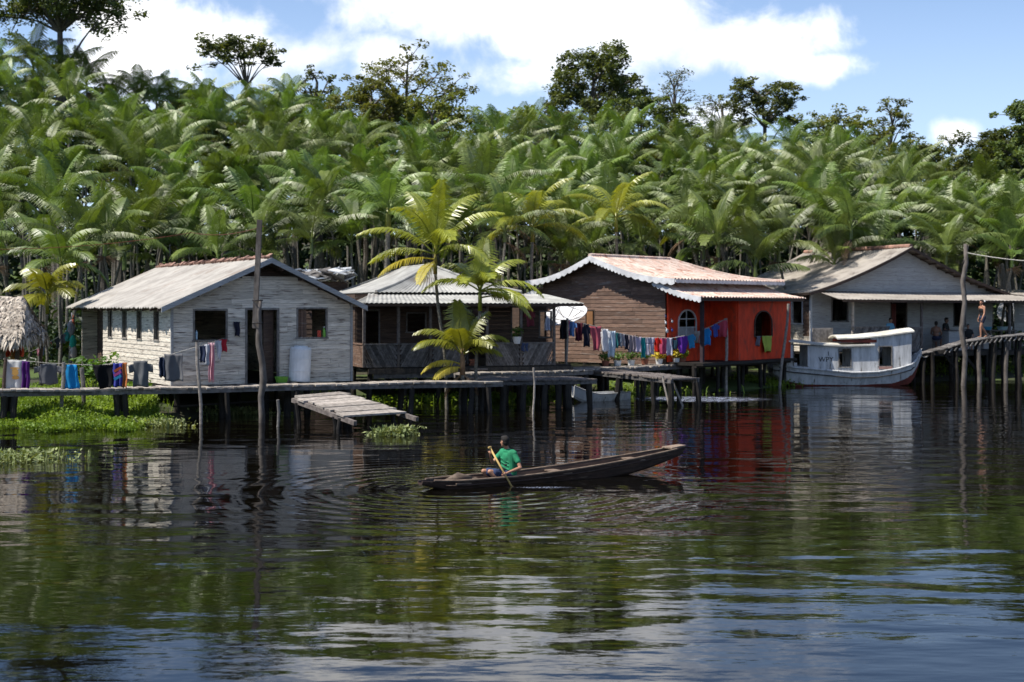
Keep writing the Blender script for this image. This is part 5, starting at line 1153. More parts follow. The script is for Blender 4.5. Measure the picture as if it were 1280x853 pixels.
G2 = [
 (8, 31, 487, 'rect', (.66, .66, .66), 'white_tee', 'white shirt with faded orange print at the hut end of the near line', pr_tee),
 (28, 36.5, 489, 'rect', (.09, .02, .16), 'purple_towel', 'narrow dark purple towel beside the printed white shirt', None),
 (44, 77, 481, 'tee', (.12, .125, .14), 'grey_tee', 'grey tee between purple towel and bright blue skirt', None),
 (80, 98, 487, 'skirt', (.02, .28, .62), 'blue_skirt', 'bright sky blue skirt against the green grass', None),
 (116, 142, 486, 'slant', (.012, .012, .015), 'black_shirt', 'black shirt hanging crumpled in front of the leafy bush', None),
 (141.5, 153, 484, 'rect', (.06, .07, .35), 'blue_shirt', 'blue shirt with orange pattern beside the black shirt', pr_multi),
 (153.5, 158.5, 485, 'rect', (.50, .17, .06), 'orange_towel', 'thin orange towel between patterned blue shirt and grey tee', None),
 (162, 190, 484, 'tee', (.15, .155, .165), 'grey_tee', 'grey tee hanging before the sunlit side wall of the white house', None),
 (199, 205.5, 472, 'rect', (.02, .03, .06), 'dark_sock', 'small dark cloth next to the flat grey sheet', None),
 (205.5, 227, 477, 'rect', (.17, .17, .18), 'grey_sheet', 'flat translucent grey sheet at the corner of the white house', None),
 (250.5, 257, 453, 'rect', (.03, .04, .08), 'dark_vest', 'dark blue vest beside the pale clothes post', None),
 (256, 261.5, 457, 'rect', (.55, .56, .62), 'white_sock', 'white sock cloth between dark vest and red striped towel', None),
 (261, 268, 478, 'rect', (.60, .40, .45), 'striped_towel', 'long pink and white striped towel', lambda o, w, h: [MB.build((lambda m: (m.bar((x, -.06, -.02), (x, -.06, -h*.95), .03, .01), m)[1])(MB()), 'stripe', cmat((.6, .03, .08)), o) for x in (-w*.1, w*.25)]),
 (269.5, 276.5, 450, 'slant', (.66, .66, .7), 'white_shirt', 'small white shirt beside the red towel near the end of the line', None),
 (273, 283, 440, 'rect', (.5, .03, .05), 'red_towel', 'small bright red towel high at the end of the near line', None),
 (280, 285.5, 456, 'rect', (.40, .38, .42), 'grey_shirt', 'narrow grey shirt last on the near line', None)]
for k, (a, b_, bt, sh, col, nm, lb, prt) in enumerate(G2):
    c = (a+b_)/2; D = 38.0+(c/250)*.2 if c < 250 else 38.3+(c-250)/33*2.2; top = line_row(c, LQ); w_ = (b_-a)/F*D*1.08; h_ = (bt-top)/F*D
    garment(nm, lb, sh, at(c, top-.4, D), w_, h_, col, 300+k, .2+random.uniform(-.1, .1), 'washing on the line before the white house', prt)
# washing far back by the thatched hut
rope('clothesline', 'rear clothesline between the thatched hut and the eave of the white house', [at(38, 440, 45), at(52, 434, 46), at(75, 420, 47), at(92, 408, 48)], .01)
G3 = [(46, 52, 446, (.38, .16, .2), 'faded red cloth first on the rear line by the hut'), (51.5, 56, 444, (.14, .2, .34), 'blue cloth second on the rear line by the hut'), (57, 60, 430, (.5, .42, .4), 'pale striped cloth on the rear line'), (60, 64, 430, (.55, .12, .12), 'small red cloth on the rear line'), (69, 75, 436, (.05, .06, .07), 'dark cloth halfway up the rear line'), (76, 81, 430, (.13, .13, .15), 'dark grey cloth under the rear line top'), (81.5, 86, 427, (.04, .25, .24), 'teal cloth near the top of the rear line')]
LR = [(38, 440), (52, 434), (75, 420), (92, 408)]
for k, (a, b_, bt, col, lb) in enumerate(G3):
    c = (a+b_)/2; D = 45.3+(c-38)/54*2.6; top = line_row(c, LR); garment('cloth', lb, 'rect' if k % 2 else 'tee', at(c, top, D), (b_-a)/F*D*1.1, (bt-top)/F*D, col, 350+k, .5, 'washing on the rear line')
for k, (px, py, r_, col, lb) in enumerate(((89, 409, .22, (.3, .3, .36), 'large grey bundle of bags hanging at the eave corner of the white house'), (84, 419, .16, (.03, .3, .27), 'teal plastic bag hung below the grey bundle'), (91, 427, .19, (.04, .42, .34), 'green plastic bag hung under the eave beside the wall'), (92, 440, .19, (.45, .4, .38), 'pale cloth bag hanging lowest under the green one'), (91, 404, .12, (.35, .1, .06), 'small red bag topmost at the eave corner'))):
    mb = MB(); mb.ball((0, 0, -.1*r_), (r_*.62, r_*.5, r_*1.25), 12, 8);
    mb.v = [(x*(1+.18*math.sin(7*z/r_+x*9)), y*(1+.15*math.cos(5*x/r_)), z) for x, y, z in mb.v]; mb.tube([(0, 0, r_*.9), (.02, 0, r_*2.2)], .02, 5)
    o = mb.build('hanging_bag', cmat(col), smooth=True, loc=at(px, py, 48.2)); tag(o, lb, 'bag', 'bags hung at the eave')
# towel and cloth on the red house window, garments on porch house
x = f3.lx(955, -PO); garment('yellow_green_towel', 'yellow green towel hanging below the arched window of the red room', 'rect', f3.w(x, -PO-.14, 2.02), .75, .62, (.48, .55, .10), 401, f3.a, 'cloths on the red house window')
x = f3.lx(944.5, -PO); garment('grey_cloth', 'small grey cloth beside the yellow green towel under the arched window', 'rect', f3.w(x, -PO-.14, 2.02), .28, .38, (.2, .2, .24), 402, f3.a, 'cloths on the red house window')
x = f2.lx(663, .6); garment('pink_garment', 'dull pink garment hanging in the shade of the porch near the potted plant', 'tee', f2.w(x, .7, 3.02), .42, .55, (.30, .07, .10), 403, f2.a)
x = f2.lx(656, -.05); garment('blue_cloth', 'faded blue cloth over the porch rail beside the potted plant', 'rect', f2.w(x, -.05, RZ2+.03), .22, .28, (.07, .10, .2), 404, f2.a)
x = f2.lx(684, .1); garment('white_cloth', 'white and pale blue cloth hanging at the porch corner post', 'rect', f2.w(x, .1, 2.75), .16, .42, (.5, .55, .7), 405, f2.a)
x = f1.lx(295.5, -.06); garment('dark_bundle', 'dark shirt bundle hung on the grey front between window and door', 'slant', f1.w(x, -.08, f1.z(402, x, 0)), .2, .42, (.03, .03, .05), 406, f1.a)

# ================================================================== THATCHED HUT
o = thing('thatched_hut', 'small open hut with shaggy dry palm thatch roof behind the end of the boardwalk', 'hut', (PX(8, 43), 43, 0))
hx0, hx1 = PX(-60, 43)-PX(8, 43), PX(50, 43)-PX(8, 43); zt, zb_ = PZ(370, 43), PZ(421, 43)
for sx in (hx0+.3, hx1-.35):
    for sy in (-1.0, 1.2): mb = MB(); post_mesh(mb, sx, sy, -.4, zb_+.35, .06); mb.build('post', M_brown, o)
rdd = random.Random(77)
def thatch(n, mat, nm, off, lmin, lmax):
    mb = MB(); rx0, rx1 = hx0+.7, hx1-.55
    def surf(face, s, q):   # q 0 ridge..1 eave
        if face == 0: return Vector((rx0+(rx1-rx0)*s+(hx1-rx1)*q*(s-.5)*1.4, -1.35*q, zt-(zt-zb_)*q**.85))
        if face == 1: a_ = -math.pi/2+math.pi*s; return Vector((rx1+(hx1-rx1+.05)*q*math.cos(a_)+.3*q*0, 1.35*q*math.sin(a_), zt-(zt-zb_)*q**.85))
        return Vector((rx0+(rx1-rx0)*s, 1.35*q, zt-(zt-zb_)*q**.85))
    for i in range(n):
        fc = rdd.choice((0, 0, 0, 1, 1, 2)); s_, q_ = rdd.random(), rdd.random()*.97; p = surf(fc, s_, q_); e = surf(fc, s_+rdd.uniform(-.06, .06), q_+.12); d = (e-p).normalized(); l = rdd.uniform(lmin, lmax); sd = d.cross(Vector((0, 0, 1))).normalized()*rdd.uniform(.02, .05); up = Vector((rdd.uniform(-.04, .04), rdd.uniform(-.04, .04), rdd.uniform(.0, .10)))
        if q_ > .85: d = (d+Vector((0, 0, -.8))).normalized()
        mb.add([p-sd, p+sd, p+d*l*.6+sd+up, p+d*l*.6-sd+up, p+d*l+up*.3], [(0, 1, 2, 3), (3, 2, 4)], rdd.uniform(-.45, .45))
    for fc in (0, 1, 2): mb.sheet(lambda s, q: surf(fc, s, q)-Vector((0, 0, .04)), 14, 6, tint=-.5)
    return mb.build(nm, mat, o)
thatch(5200, M_thatch, 'thatch_roof', 0, .25, .55)
mb = MB()
for i in range(500):
    a_ = rdd.uniform(-math.pi/2, math.pi/2) if i % 3 == 0 else None
    if a_ is not None: p = Vector((hx1-.6+.65*math.cos(a_), 1.35*math.sin(a_), zb_+.05))
    else: p = Vector((rdd.uniform(hx0, hx1-.5), -1.35, zb_+.05))
    l = rdd.uniform(.15, .5); w_ = .03; mb.add([p-Vector((w_, 0, 0)), p+Vector((w_, 0, 0)), p+Vector((rdd.uniform(-.1, .1), rdd.uniform(-.08, .08), -l))], [(0, 1, 2)], rdd.uniform(-.4, .4))
mb.build('thatch_fringe', M_thatchd, o)
for k, (px, py, w_, h_, col, lb) in enumerate(((3, 428, .3, .55, (.35, .3, .28), 'pale cloth hanging under the thatch at the picture edge'), (13, 435, .25, .3, (.5, .06, .03), 'red cloth under the thatch'), (19, 434, .25, .4, (.45, .22, .08), 'orange cloth under the thatch'), (24.5, 434, .22, .32, (.55, .08, .04), 'bright red cloth under the thatch edge post'), (-4, 432, .3, .4, (.04, .16, .2), 'dark teal cloth deepest under the thatch'))):
    garment('cloth', lb, 'rect', at(px, py-2, 42.2), w_, h_, col, 420+k, .1, 'washing under the thatched hut')
rope('hut_line', 'low line strung between hut posts carrying red and orange cloths', [at(-30, 430, 42.2), at(40, 434, 42.2)], .008)

# ragged sheeting shed between houses 1 and 2
o = thing('shed', 'low shed with ragged white and dark sheeting roof peeping between white and porch houses', 'shed', (PX(402, 54), 54, .3))
mb = MB(); boards(mb, lambda a, z, off: (a, -off, z), -1.0, 1.0, 0, PZ(352, 54)-.3, [], .2, seed=91); mb.build('wall', M_brown, o)
for nm, mt_s, sd_ in (('white_sheeting', M_pot, 1), ('dark_sheeting', M_rail, 2)):
    mb = MB(); rq = random.Random(sd_)
    for i in range(26):
        c = Vector((rq.uniform(-1.0, 1.0), rq.uniform(-.6, .6), PZ(350, 54)-.3+rq.uniform(0, .35))); a = Vector((rq.uniform(.1, .35), rq.uniform(-.1, .1), rq.uniform(-.12, .12))); b_ = Vector((rq.uniform(-.1, .1), rq.uniform(.1, .3), rq.uniform(-.1, .1))); up = Vector((0, 0, .03))
        mb.hexa([c-a-b_, c+a-b_, c+a+b_, c-a+b_, c-a-b_+up, c+a-b_+up*2, c+a+b_+up, c-a+b_+up], rq.uniform(-.3, .2))
    mb.build(nm, mt_s, o)

# ================================================================== RIGHT RAMP
def ramp_pts(): return [(1146, 443, 59.0), (1180, 436, 58.6), (1210, 427, 58.4), (1235, 422.5, 58.4), (1262, 420, 58.4), (1290, 417.5, 58.4), (1350, 413, 58.4)]
o = thing('footbridge', 'rising plank footbridge on tall posts where the woman walks, beside the large grey house', 'footbridge', (PX(1210, 58.4), 58.4, 0), 0, 'wooden boardwalks over the river')
x0_ = PX(1210, 58.4); RP = [Vector((PX(a, c)-x0_, c-58.4, PZ(b, c))) for a, b, c in ramp_pts()]
def rz_at(x):
    for p, q in zip(RP, RP[1:]):
        if x <= q.x: return p.z+(q.z-p.z)*(x-p.x)/(q.x-p.x), p.y+(q.y-p.y)*(x-p.x)/(q.x-p.x)
    return RP[-1].z, RP[-1].y
mb = MB(); x = RP[0].x; rdd = random.Random(12)
while x < RP[-1].x:
    e = x+rdd.uniform(.11, .17); (za, ya), (zb2, yb) = rz_at(x), rz_at(e); r_ = rdd.uniform(-.08, .05); k = rdd.uniform(-.012, .02)
    mb.hexa([(x, ya+r_, za-.04+k), (e-.02, yb+r_, zb2-.04+k), (e-.02, yb+1.2, zb2-.04+k), (x, ya+1.2, za-.04+k), (x, ya+r_, za+k), (e-.02, yb+r_, zb2+k), (e-.02, yb+1.2, zb2+k), (x, ya+1.2, za+k)], rdd.uniform(-.4, .3)); x = e
mb.build('deck_boards', M_rail, o)
mb = MB()
for p, q in zip(RP, RP[1:]):
    for dy in (.08, 1.1): mb.bar(p+Vector((0, dy, -.12)), q+Vector((0, dy, -.12)), .09, .13, -.2)
mb.build('beam', M_dark, o)
for k, (px, mt_, r_, tp) in enumerate(((1160, M_dark, .06, 0), (1171, M_dark, .08, 0), (1198, M_dark, .06, 0), (1225, M_pole, .085, 0), (1243, M_dark, .085, 0), (1259, M_pole, .085, .03), (1276, M_dark, .08, 0), (1300, M_dark, .08, 0))):
    xx = PX(px, 58.4)-x0_; zq, yq = rz_at(xx)
    mb = MB(); post_mesh(mb, xx, yq+.12, -1.2, zq-.06+tp, r_, lean=random.uniform(-.06, .06)); mb.build('post', mt_, o)
    mb = MB(); post_mesh(mb, xx+.2, yq+1.1, -1.2, zq-.06, r_*.8); mb.build('post', M_dark, o)
for (a, b_, c, d) in ((1181, 443, 1198, 462), (1206, 445, 1222, 461)):
    mb = MB(); mb.bar(Vector((PX(a, 58.9)-x0_, .5, PZ(b_, 58.9))), Vector((PX(c, 58.9)-x0_, .5, PZ(d, 58.9)-.1)), .09, .12, -.2); mb.build('brace', M_dark, o)
# side railings lattice of ramp (cross straps)
mb = MB(); x = RP[1].x
for i in range(26):
    (za, ya) = rz_at(x); mb.bar((x, ya-.02, za-.22), (x+.12, ya-.02, za-.05), .025, .04, rdd.uniform(-.2, .5)); x += .2
mb.build('cross_laths', M_grey, o)
mb = MB(); D_ = 56.6; zt_ = PZ(305, D_)
mb.tube([(0, 0, -1.3), (.05, 0, 0), (.12, 0, 1.2), (-.03, 0, 2.2), (.1, 0, 3.3), (.02, 0, 4.2), (.16, 0, 4.9), (.12, 0, zt_)], [.11, .105, .10, .11, .095, .10, .09, .07], 9, 0)
mb.tube([(.05, 0, 4.9), (.25, 0, 5.6)], [.04, .02], 6, .1)
o = mb.build('crooked_pole', M_pole, smooth=True, loc=(PX(1203, D_), D_, 0)); tag(o, 'tall crooked pale pole standing in the water before the footbridge', 'pole')
rope('power_wire', 'pale twisted wire running off from the tall crooked pole', [at(1208, 316, 56.6), at(1345, 328, 52)], .018, sag=.12, cat='wire')
rope('power_wire', 'thin dark red wire crossing the forest above the white house ridge', [at(-20, 312, 46), at(240, 291, 50), at(330, 283, 38.6)], .010, mk('dull_red_wire', (.12, .03, .02), None, 4), sag=.15, cat='wire')
o = thing('hut', 'small pale walled hut at the far end beyond the large grey house', 'hut', (PX(1292, 66), 66, 0)); mb = MB(); boards(mb, lambda a, z, off: (a, -off, z), -.9, 1.5, 1.2, PZ(378, 66), [], .2, seed=95); mb.build('wall', M_white2, o); mb = MB(); roof(mb, (-1.2, -.5, PZ(378, 66)), (1.8, -.5, PZ(378, 66)), (1.8, 2, PZ(362, 66)), (-1.2, 2, PZ(362, 66)), seed=96); mb.build('roof', M_fibro4, o, solid=.02)
for (x, y) in ((-.8, 0), (1.4, 0), (-.8, 1.8), (1.4, 1.8)): mb = MB(); post_mesh(mb, x, y, -.5, 1.2, .08); mb.build('stilt', M_dark, o)
# ================================================================== BOATS
def hull(name_parts, L, sect, n=36, th=.03):
    """sect(s)-> (x, half beam top, z sheer, half beam bottom, z bottom) for s in 0..1; returns outer+inner shell"""
    mb = MB(); vs = []; m = 9
    for j in range(n+1):
        x, bt, zs, bb, zb = sect(j/n); ring = []
        for i in range(m):        # outer, near sheer -> keel -> far sheer
            t = i/(m-1)*2-1; a = abs(t); y = (bb+(bt-bb)*max(0, (a-.35)/.65)**.8 if a > .35 else bb*a/.35); z = zb+(zs-zb)*(max(0, (a-.35)/.65)**1.15); ring.append((x, -math.copysign(y, -t) if t else 0, z))
        inner = []
        for (xx, yy, zz) in reversed(ring):
            inner.append((xx, yy-math.copysign(min(th, abs(yy)), yy), max(zz, min(zs, zb+th*1.2)) if zz < zs-.01 else zs))
        vs += ring+inner
    k = 2*m; fs = [(j*k+i, j*k+(i+1) % k, (j+1)*k+(i+1) % k, (j+1)*k+i) for j in range(n) for i in range(k)]
    fs += [tuple(range(k)), tuple(n*k+i for i in range(k-1, -1, -1))]
    mb.add(vs, fs); return mb
# canoe
P0, P1 = Vector((PX(525, 24.2), 24.2, 0)), Vector((PX(850, 27.3), 27.3, 0)); CL = (P1-P0).length; CA = math.atan2((P1-P0).y, (P1-P0).x)
can = thing('canoe', 'long dark wooden dugout canoe with raised bow on the open water, the boy paddling it', 'canoe', P0, CA)
def csec(s):
    x = CL*s; bt = .33*min(1, (s/.16+.28))*(1 if s < .5 else 1-.62*((s-.5)/.5)**1.8); zs = .135+.02*(1-min(1, s/.1))+.285*max(0, (s-.28)/.72)**1.55; zb = -.07+(.16*max(0, 1-s/.10))+(.36*max(0, (s-.62)/.38)**1.7); zb = min(zb, zs-.07); return x, bt, zs, bt*.66, zb
hull(None, CL, csec).build('hull', M_canoe, can)
for sg in (-1, 1):
    mb = MB(); mb.tube([Vector((csec(i/30)[0], sg*(csec(i/30)[1]-.01), csec(i/30)[2]+.012)) for i in range(1, 30)], .022, 6, .1); mb.build('gunwale', M_canoer, can)
    mb = MB(); mb.tube([Vector((csec(i/30)[0], sg*(csec(i/30)[1]*.97+.004), csec(i/30)[2]-.07)) for i in range(2, 29)], .012, 5, .1); mb.build('rubbing_strake', M_canoe, can)
for s_, w_, nm in ((.50, .2, 'thwart'), (.80, .22, 'thwart'), (.12, .3, 'stern_seat')):
    x, bt, zs, bb, zb = csec(s_); mb = MB(); mb.box((x, 0, zs-.04), (w_, bt*1.92, .025), tint=.3); mb.build(nm, M_canoer, can)
x, bt, zs, bb, zb = csec(.965); mb = MB(); mb.hexa([(x-.12, -bt, zs+.02), (CL+.05, -bt*.75, zs+.045), (CL+.05, bt*.75, zs+.045), (x-.12, bt, zs+.02), (x-.12, -bt, zs+.045), (CL+.05, -bt*.75, zs+.075), (CL+.05, bt*.75, zs+.075), (x-.12, bt, zs+.045)], .6); mb.build('bow_plate', M_canoer, can)
mb = MB(); mb.bar((3.1, .1, .06), (4.6, -.02, .26), .13, .02, .4); o = mb.build('floor_board', M_canoer, can)
mb = MB(); mb.tube([(.55, .05, .08), (.75, .0, .16), (.98, -.06, .12)], [.07, .10, .06], 8, -.2); mb.tube([(.98, .1, .04), (1.15, .08, .07), (1.3, .04, .04)], [.05, .07, .04], 8, -.3)
o = mb.build('sack', M_canoer, smooth=True, loc=P0); o.rotation_euler = (0, 0, CA); tag(o, 'crumpled brown sack lying in the stern of the canoe behind the boy', 'sack')

# small white boat
bl = Vector((PX(716, 46.6), 46.6, 0)); br = Vector((PX(787, 48.2), 48.2, 0)); BL = (br-bl).length; BA = math.atan2((br-bl).y, (br-bl).x)
sb = thing('rowboat', 'small weathered white rowboat moored beneath the jetty posts', 'rowboat', bl, BA)
def ssec(s): bt = .42*(math.sin(math.pi*min(1, .12+s*.88))**.55)*(.35+.65*min(1, s/.25)) if s < .999 else .05; return BL*s, max(.06, bt), .24+.30*max(0, 1-s/.35)**1.5+.02*s, max(.06, bt)*.6, -.05+.22*max(0, 1-s/.2)**1.5
hull(None, BL, ssec, 24).build('hull', M_boatw, sb)
for s_ in (.35, .7): x, bt, zs, bb, zb = ssec(s_); mb = MB(); mb.box((x, 0, zs-.06), (.2, bt*1.9, .03), tint=-.2); mb.build('thwart', M_boatw, sb)
for sg in (-1, 1): mb = MB(); mb.tube([Vector((ssec(i/20)[0], sg*ssec(i/20)[1], ssec(i/20)[2]+.01)) for i in range(0, 20)], .02, 5, -.4); mb.build('gunwale', M_boatw, sb)

# cabin boat
BD = 57.2; bx0 = PX(963, BD); cb_ = thing('cabin_boat', 'old white wooden cabin boat with two stepped roofs and upswept bow', 'boat', (bx0, BD, 0)); S_ = BD/F
def X_(px): return (px-963)*S_
def Z_(py): return PZ(py, BD)
BLn = X_(1152)
SHEER = [(963, 455.5), (985, 458), (1017, 461), (1060, 465), (1090, 464), (1115, 460), (1134, 455), (1144, 447), (1152, 436)]
KEEL = [(963, 468), (975, 478), (1000, 484), (1110, 484), (1132, 481), (1140, 472), (1147, 455), (1152, 443)]
def bsec(s):
    px = 963+189*s; zs = Z_(line_row(px, SHEER)); zb = Z_(line_row(px, KEEL)); bt = .88*min(1, .74+s*2)*(1 if s < .72 else max(.06, 1-((s-.72)/.28)**3.6)); return X_(px), bt, zs, bt*.72, min(zb, zs-.1)
hm = hull(None, BLn, bsec, 44, .05); hm.build('hull', M_boatw, cb_)
# antifouling shell below waterline region
def asec(s):
    px = 968+179*s; x, bt, zs, bb, zb = bsec((px-963)/189); top = Z_(line_row(px, [(963, 474.5), (1000, 478.5), (1060, 478.5), (1110, 475.5), (1135, 468), (1150, 450)])); k = max(.05, min(1, (top-zb)/max(.05, zs-zb))); return x, (bb+(bt-bb)*k)+.022, top, bb+.02, zb-.012
hull(None, BLn, asec, 44, .02).build('bottom_paint', M_boatred, cb_)
for sg in (-1, 1):
    mb = MB(); mb.tube([Vector((bsec(i/40)[0], sg*(bsec(i/40)[1]+.01), bsec(i/40)[2])) for i in range(0, 40)], .045, 6, -.1); mb.build('gunwale', M_boatw, cb_)
    mb = MB(); mb.tube([Vector((bsec(i/40)[0], sg*(bsec(i/40)[1]*.995+.012), bsec(i/40)[2]-.20)) for i in range(0, 38)], .022, 5, -.75); mb.build('rubbing_strake', M_grey, cb_)
mb = MB(); mb.sheet(lambda s, q: Vector((bsec(.02+.9*s)[0], bsec(.02+.9*s)[1]*.92*(2*q-1), bsec(.02+.9*s)[2]-.12)), 30, 4); mb.build('deck', M_boatw, cb_, solid=.02)
hw = .70
wins = [(X_(988), X_(1004), Z_(457), Z_(432)), (X_(1044), X_(1058), Z_(458), Z_(436)), (X_(1093.5), X_(1108.5), Z_(457), Z_(433))]
xa, xb, xc = X_(977), X_(1133), X_(1091)
def vrng(z): return (xa, xb) if z < Z_(431) else (xc, xb)
for yy, off_s, wn in ((-hw, -1, wins), (hw, 1, wins)):
    mb = MB(); zb0 = Z_(466); zt0 = Z_(431)
    cols = []; x = xa; rdd = random.Random(5)
    while x < xb-.01:
        e = min(x+.34, xb); cuts = sorted({x, e}|{v for w_ in wn for v in w_[:2] if x < v < e})
        tt = rdd.uniform(-.06, .06)
        for p, q in zip(cuts, cuts[1:]):
            top = Z_(line_row(963+(p+q)/2/S_, [(963, 430), (1030, 432), (1080, 431.5), (1085, 427), (1088, 419), (1133, 416.5)])); z = zb0
            for w_ in wn:
                if w_[0] <= p+1e-4 and w_[1] >= q-1e-4:
                    mb.hexa([(p, yy-.02, z), (q-.004, yy-.02, z), (q-.004, yy+.02, z), (p, yy+.02, z), (p, yy-.02, w_[2]), (q-.004, yy-.02, w_[2]), (q-.004, yy+.02, w_[2]), (p, yy+.02, w_[2])], tt); z = w_[3]
            mb.hexa([(p, yy-.02, z), (q-.004, yy-.02, z), (q-.004, yy+.02, z), (p, yy+.02, z), (p, yy-.02, top), (q-.004, yy-.02, top), (q-.004, yy+.02, top), (p, yy+.02, top)], tt)
        x = e
    mb.build('cabin_wall', M_boatw, cb_)
    if off_s < 0:
        for w_ in wn: frame_parts(cb_, lambda a, z, off: (a, yy-.02-off, z), w_[0], w_[1], w_[2], w_[3], M_grey, 'window', .035, .02)
mb = MB(); mb.box((xb, 0, (Z_(462)+Z_(417))/2), (.04, 2*hw, Z_(417)-Z_(462))); mb.build('cabin_front', M_boatw, cb_); mb = MB(); mb.box((xc, 0, (Z_(431)+Z_(418))/2), (.04, 2*hw-.05, Z_(418)-Z_(431))); mb.build('roof_riser', M_boatw, cb_)
mb = MB(); mb.box((xa, -.45, (Z_(462)+Z_(430))/2), (.04, .5, Z_(430)-Z_(462))); mb.box((xa, .5, (Z_(462)+Z_(430))/2), (.04, .4, Z_(430)-Z_(462))); mb.build('cabin_rear', M_boatw, cb_)
def slab(mb, T, y0, y1, th, cam_=.06):
    n = 20; a, b_ = T[0][0], T[-1][0]
    mb.sheet(lambda s, q: Vector((X_(a+(b_-a)*s), y0+(y1-y0)*q, Z_(line_row(a+(b_-a)*s, T))+cam_*(1-(2*q-1)**2))), n, 8)
    mb.sheet(lambda s, q: Vector((X_(a+(b_-a)*s), y1+(y0-y1)*q, Z_(line_row(a+(b_-a)*s, T))+cam_*(1-(2*q-1)**2)-th)), n, 8)
    for yy in (y0, y1): mb.sheet(lambda s, q: Vector((X_(a+(b_-a)*s), yy, Z_(line_row(a+(b_-a)*s, T))-th*q)), n, 1)
    for px in (a, b_): mb.sheet(lambda s, q: Vector((X_(px), y0+(y1-y0)*s, Z_(line_row(px, T))+cam_*(1-(2*s-1)**2)-th*q)), 8, 1)
mb = MB(); slab(mb, [(965, 424.5), (990, 426), (1020, 429.5), (1050, 431), (1087, 430)], -hw-.16, hw+.16, .06); mb.build('rear_roof', M_boatdeck, cb_)
mb = MB(); slab(mb, [(1041, 422.5), (1070, 421.5), (1100, 418.5), (1120, 415.5), (1136, 413.5)], -hw-.12, hw+.12, .05, .12); mb.build('front_roof', M_boatdeck, cb_)
mb = MB(); mb.box((X_(1068), -hw-.02, Z_(426)), (X_(1090)-X_(1046), .05, .12)); mb.box((X_(1068), hw+.02, Z_(426)), (X_(1090)-X_(1046), .05, .12)); mb.build('roof_step', M_boatred, cb_)
mb = MB(); mb.tube([(X_(966), -hw-.1, Z_(456)), (X_(968), -hw-.1, Z_(427))], .03, 6); mb.build('roof_post', M_boatw, cb_); mb = MB(); mb.tube([(X_(966), hw+.1, Z_(456)), (X_(968), hw+.1, Z_(427))], .03, 6); mb.build('roof_post', M_boatw, cb_)
mb = MB(); mb.box((X_(984), -.2, Z_(455)), (.55, .8, .12)); mb.build('stern_bench', M_boatw, cb_)
mb = MB(); mb.box((X_(1101), -hw-.045, Z_(459)), (.52, .03, .1)); mb.build('sill_board', mk('faded_pink_paint', (.35, .2, .17), None, 4), cb_)
for s_, (t1, px, py, sz) in enumerate((('WPY', 1027.5, 451.5, .22), ('1', 1030.5, 444, .2))):
    cu = bpy.data.curves.new('name_lettering', 'FONT'); cu.body = t1; cu.size = sz*1.25; cu.extrude = .003; cu.align_x = 'CENTER'; to = bpy.data.objects.new('name_lettering', cu); C.objects.link(to); to.parent = cb_; to.location = (X_(px), -hw-.026, Z_(py)); to.rotation_euler = (R(90), 0, R(0)); cu.materials.append(M_black); bpy.context.view_layer.update(); me = bpy.data.meshes.new_from_object(to.evaluated_get(bpy.context.evaluated_depsgraph_get())); mo = bpy.data.objects.new('name_lettering', me); C.objects.link(mo); mo.parent = cb_; mo.location = to.location.copy(); mo.rotation_euler = (R(90), 0, 0); bpy.data.objects.remove(to); mo.name = 'name_lettering'

rope('mooring_rope', 'slack mooring rope from the cabin boat stern to the slim leaning pole', [Vector((bx0+.15, BD-.8, .85)), Vector((PX(972, 55.0)+.15, 55.0, .9))], .02, sag=.12)
rope('mooring_rope', 'mooring rope from the upswept bow of the cabin boat to the footbridge post', [Vector((bx0+BLn-.1, BD, 1.3)), Vector((PX(1160, 58.4), 58.5, 1.1))], .02, sag=.1)
# ================================================================== PEOPLE
def capsule(mb, a, b_, ra, rb, n=14):
    a, b_ = Vector(a), Vector(b_); d = (b_-a); L = d.length; d.normalize(); pts = []; rad = []
    for i in range(4): t = math.pi/2*(1-i/4); pts.append(a-d*ra*math.sin(t)); rad.append(max(.0015, ra*math.cos(t)))
    for i in range(5): pts.append(a.lerp(b_, i/4)); rad.append(ra+(rb-ra)*i/4)
    for i in range(1, 5): t = math.pi/2*i/4; pts.append(b_+d*rb*math.sin(t)); rad.append(max(.0015, rb*math.cos(t)))
    mb.tube(pts, rad, n)
def limb(mb, pts, rad):
    for i in range(len(pts)-1): capsule(mb, pts[i], pts[i+1], rad[i], rad[i+1])
def ell(mb, c, r, fwd=None, up=(0, 0, 1)):
    m = None
    if fwd is not None: f_ = Vector(fwd).normalized(); u_ = Vector(up); u_ = (u_-f_*u_.dot(f_)).normalized(); l_ = u_.cross(f_); m = Matrix((f_, l_, u_)).transposed()
    mb.ball(c, r, 18, 12, mat=m)
def remesh(o, vox, sm=3):
    md = o.modifiers.new('one_surface', 'REMESH'); md.mode = 'VOXEL'; md.voxel_size = vox; md.use_smooth_shade = True
    if sm: s2 = o.modifiers.new('soften', 'SMOOTH'); s2.iterations = sm; s2.factor = .5
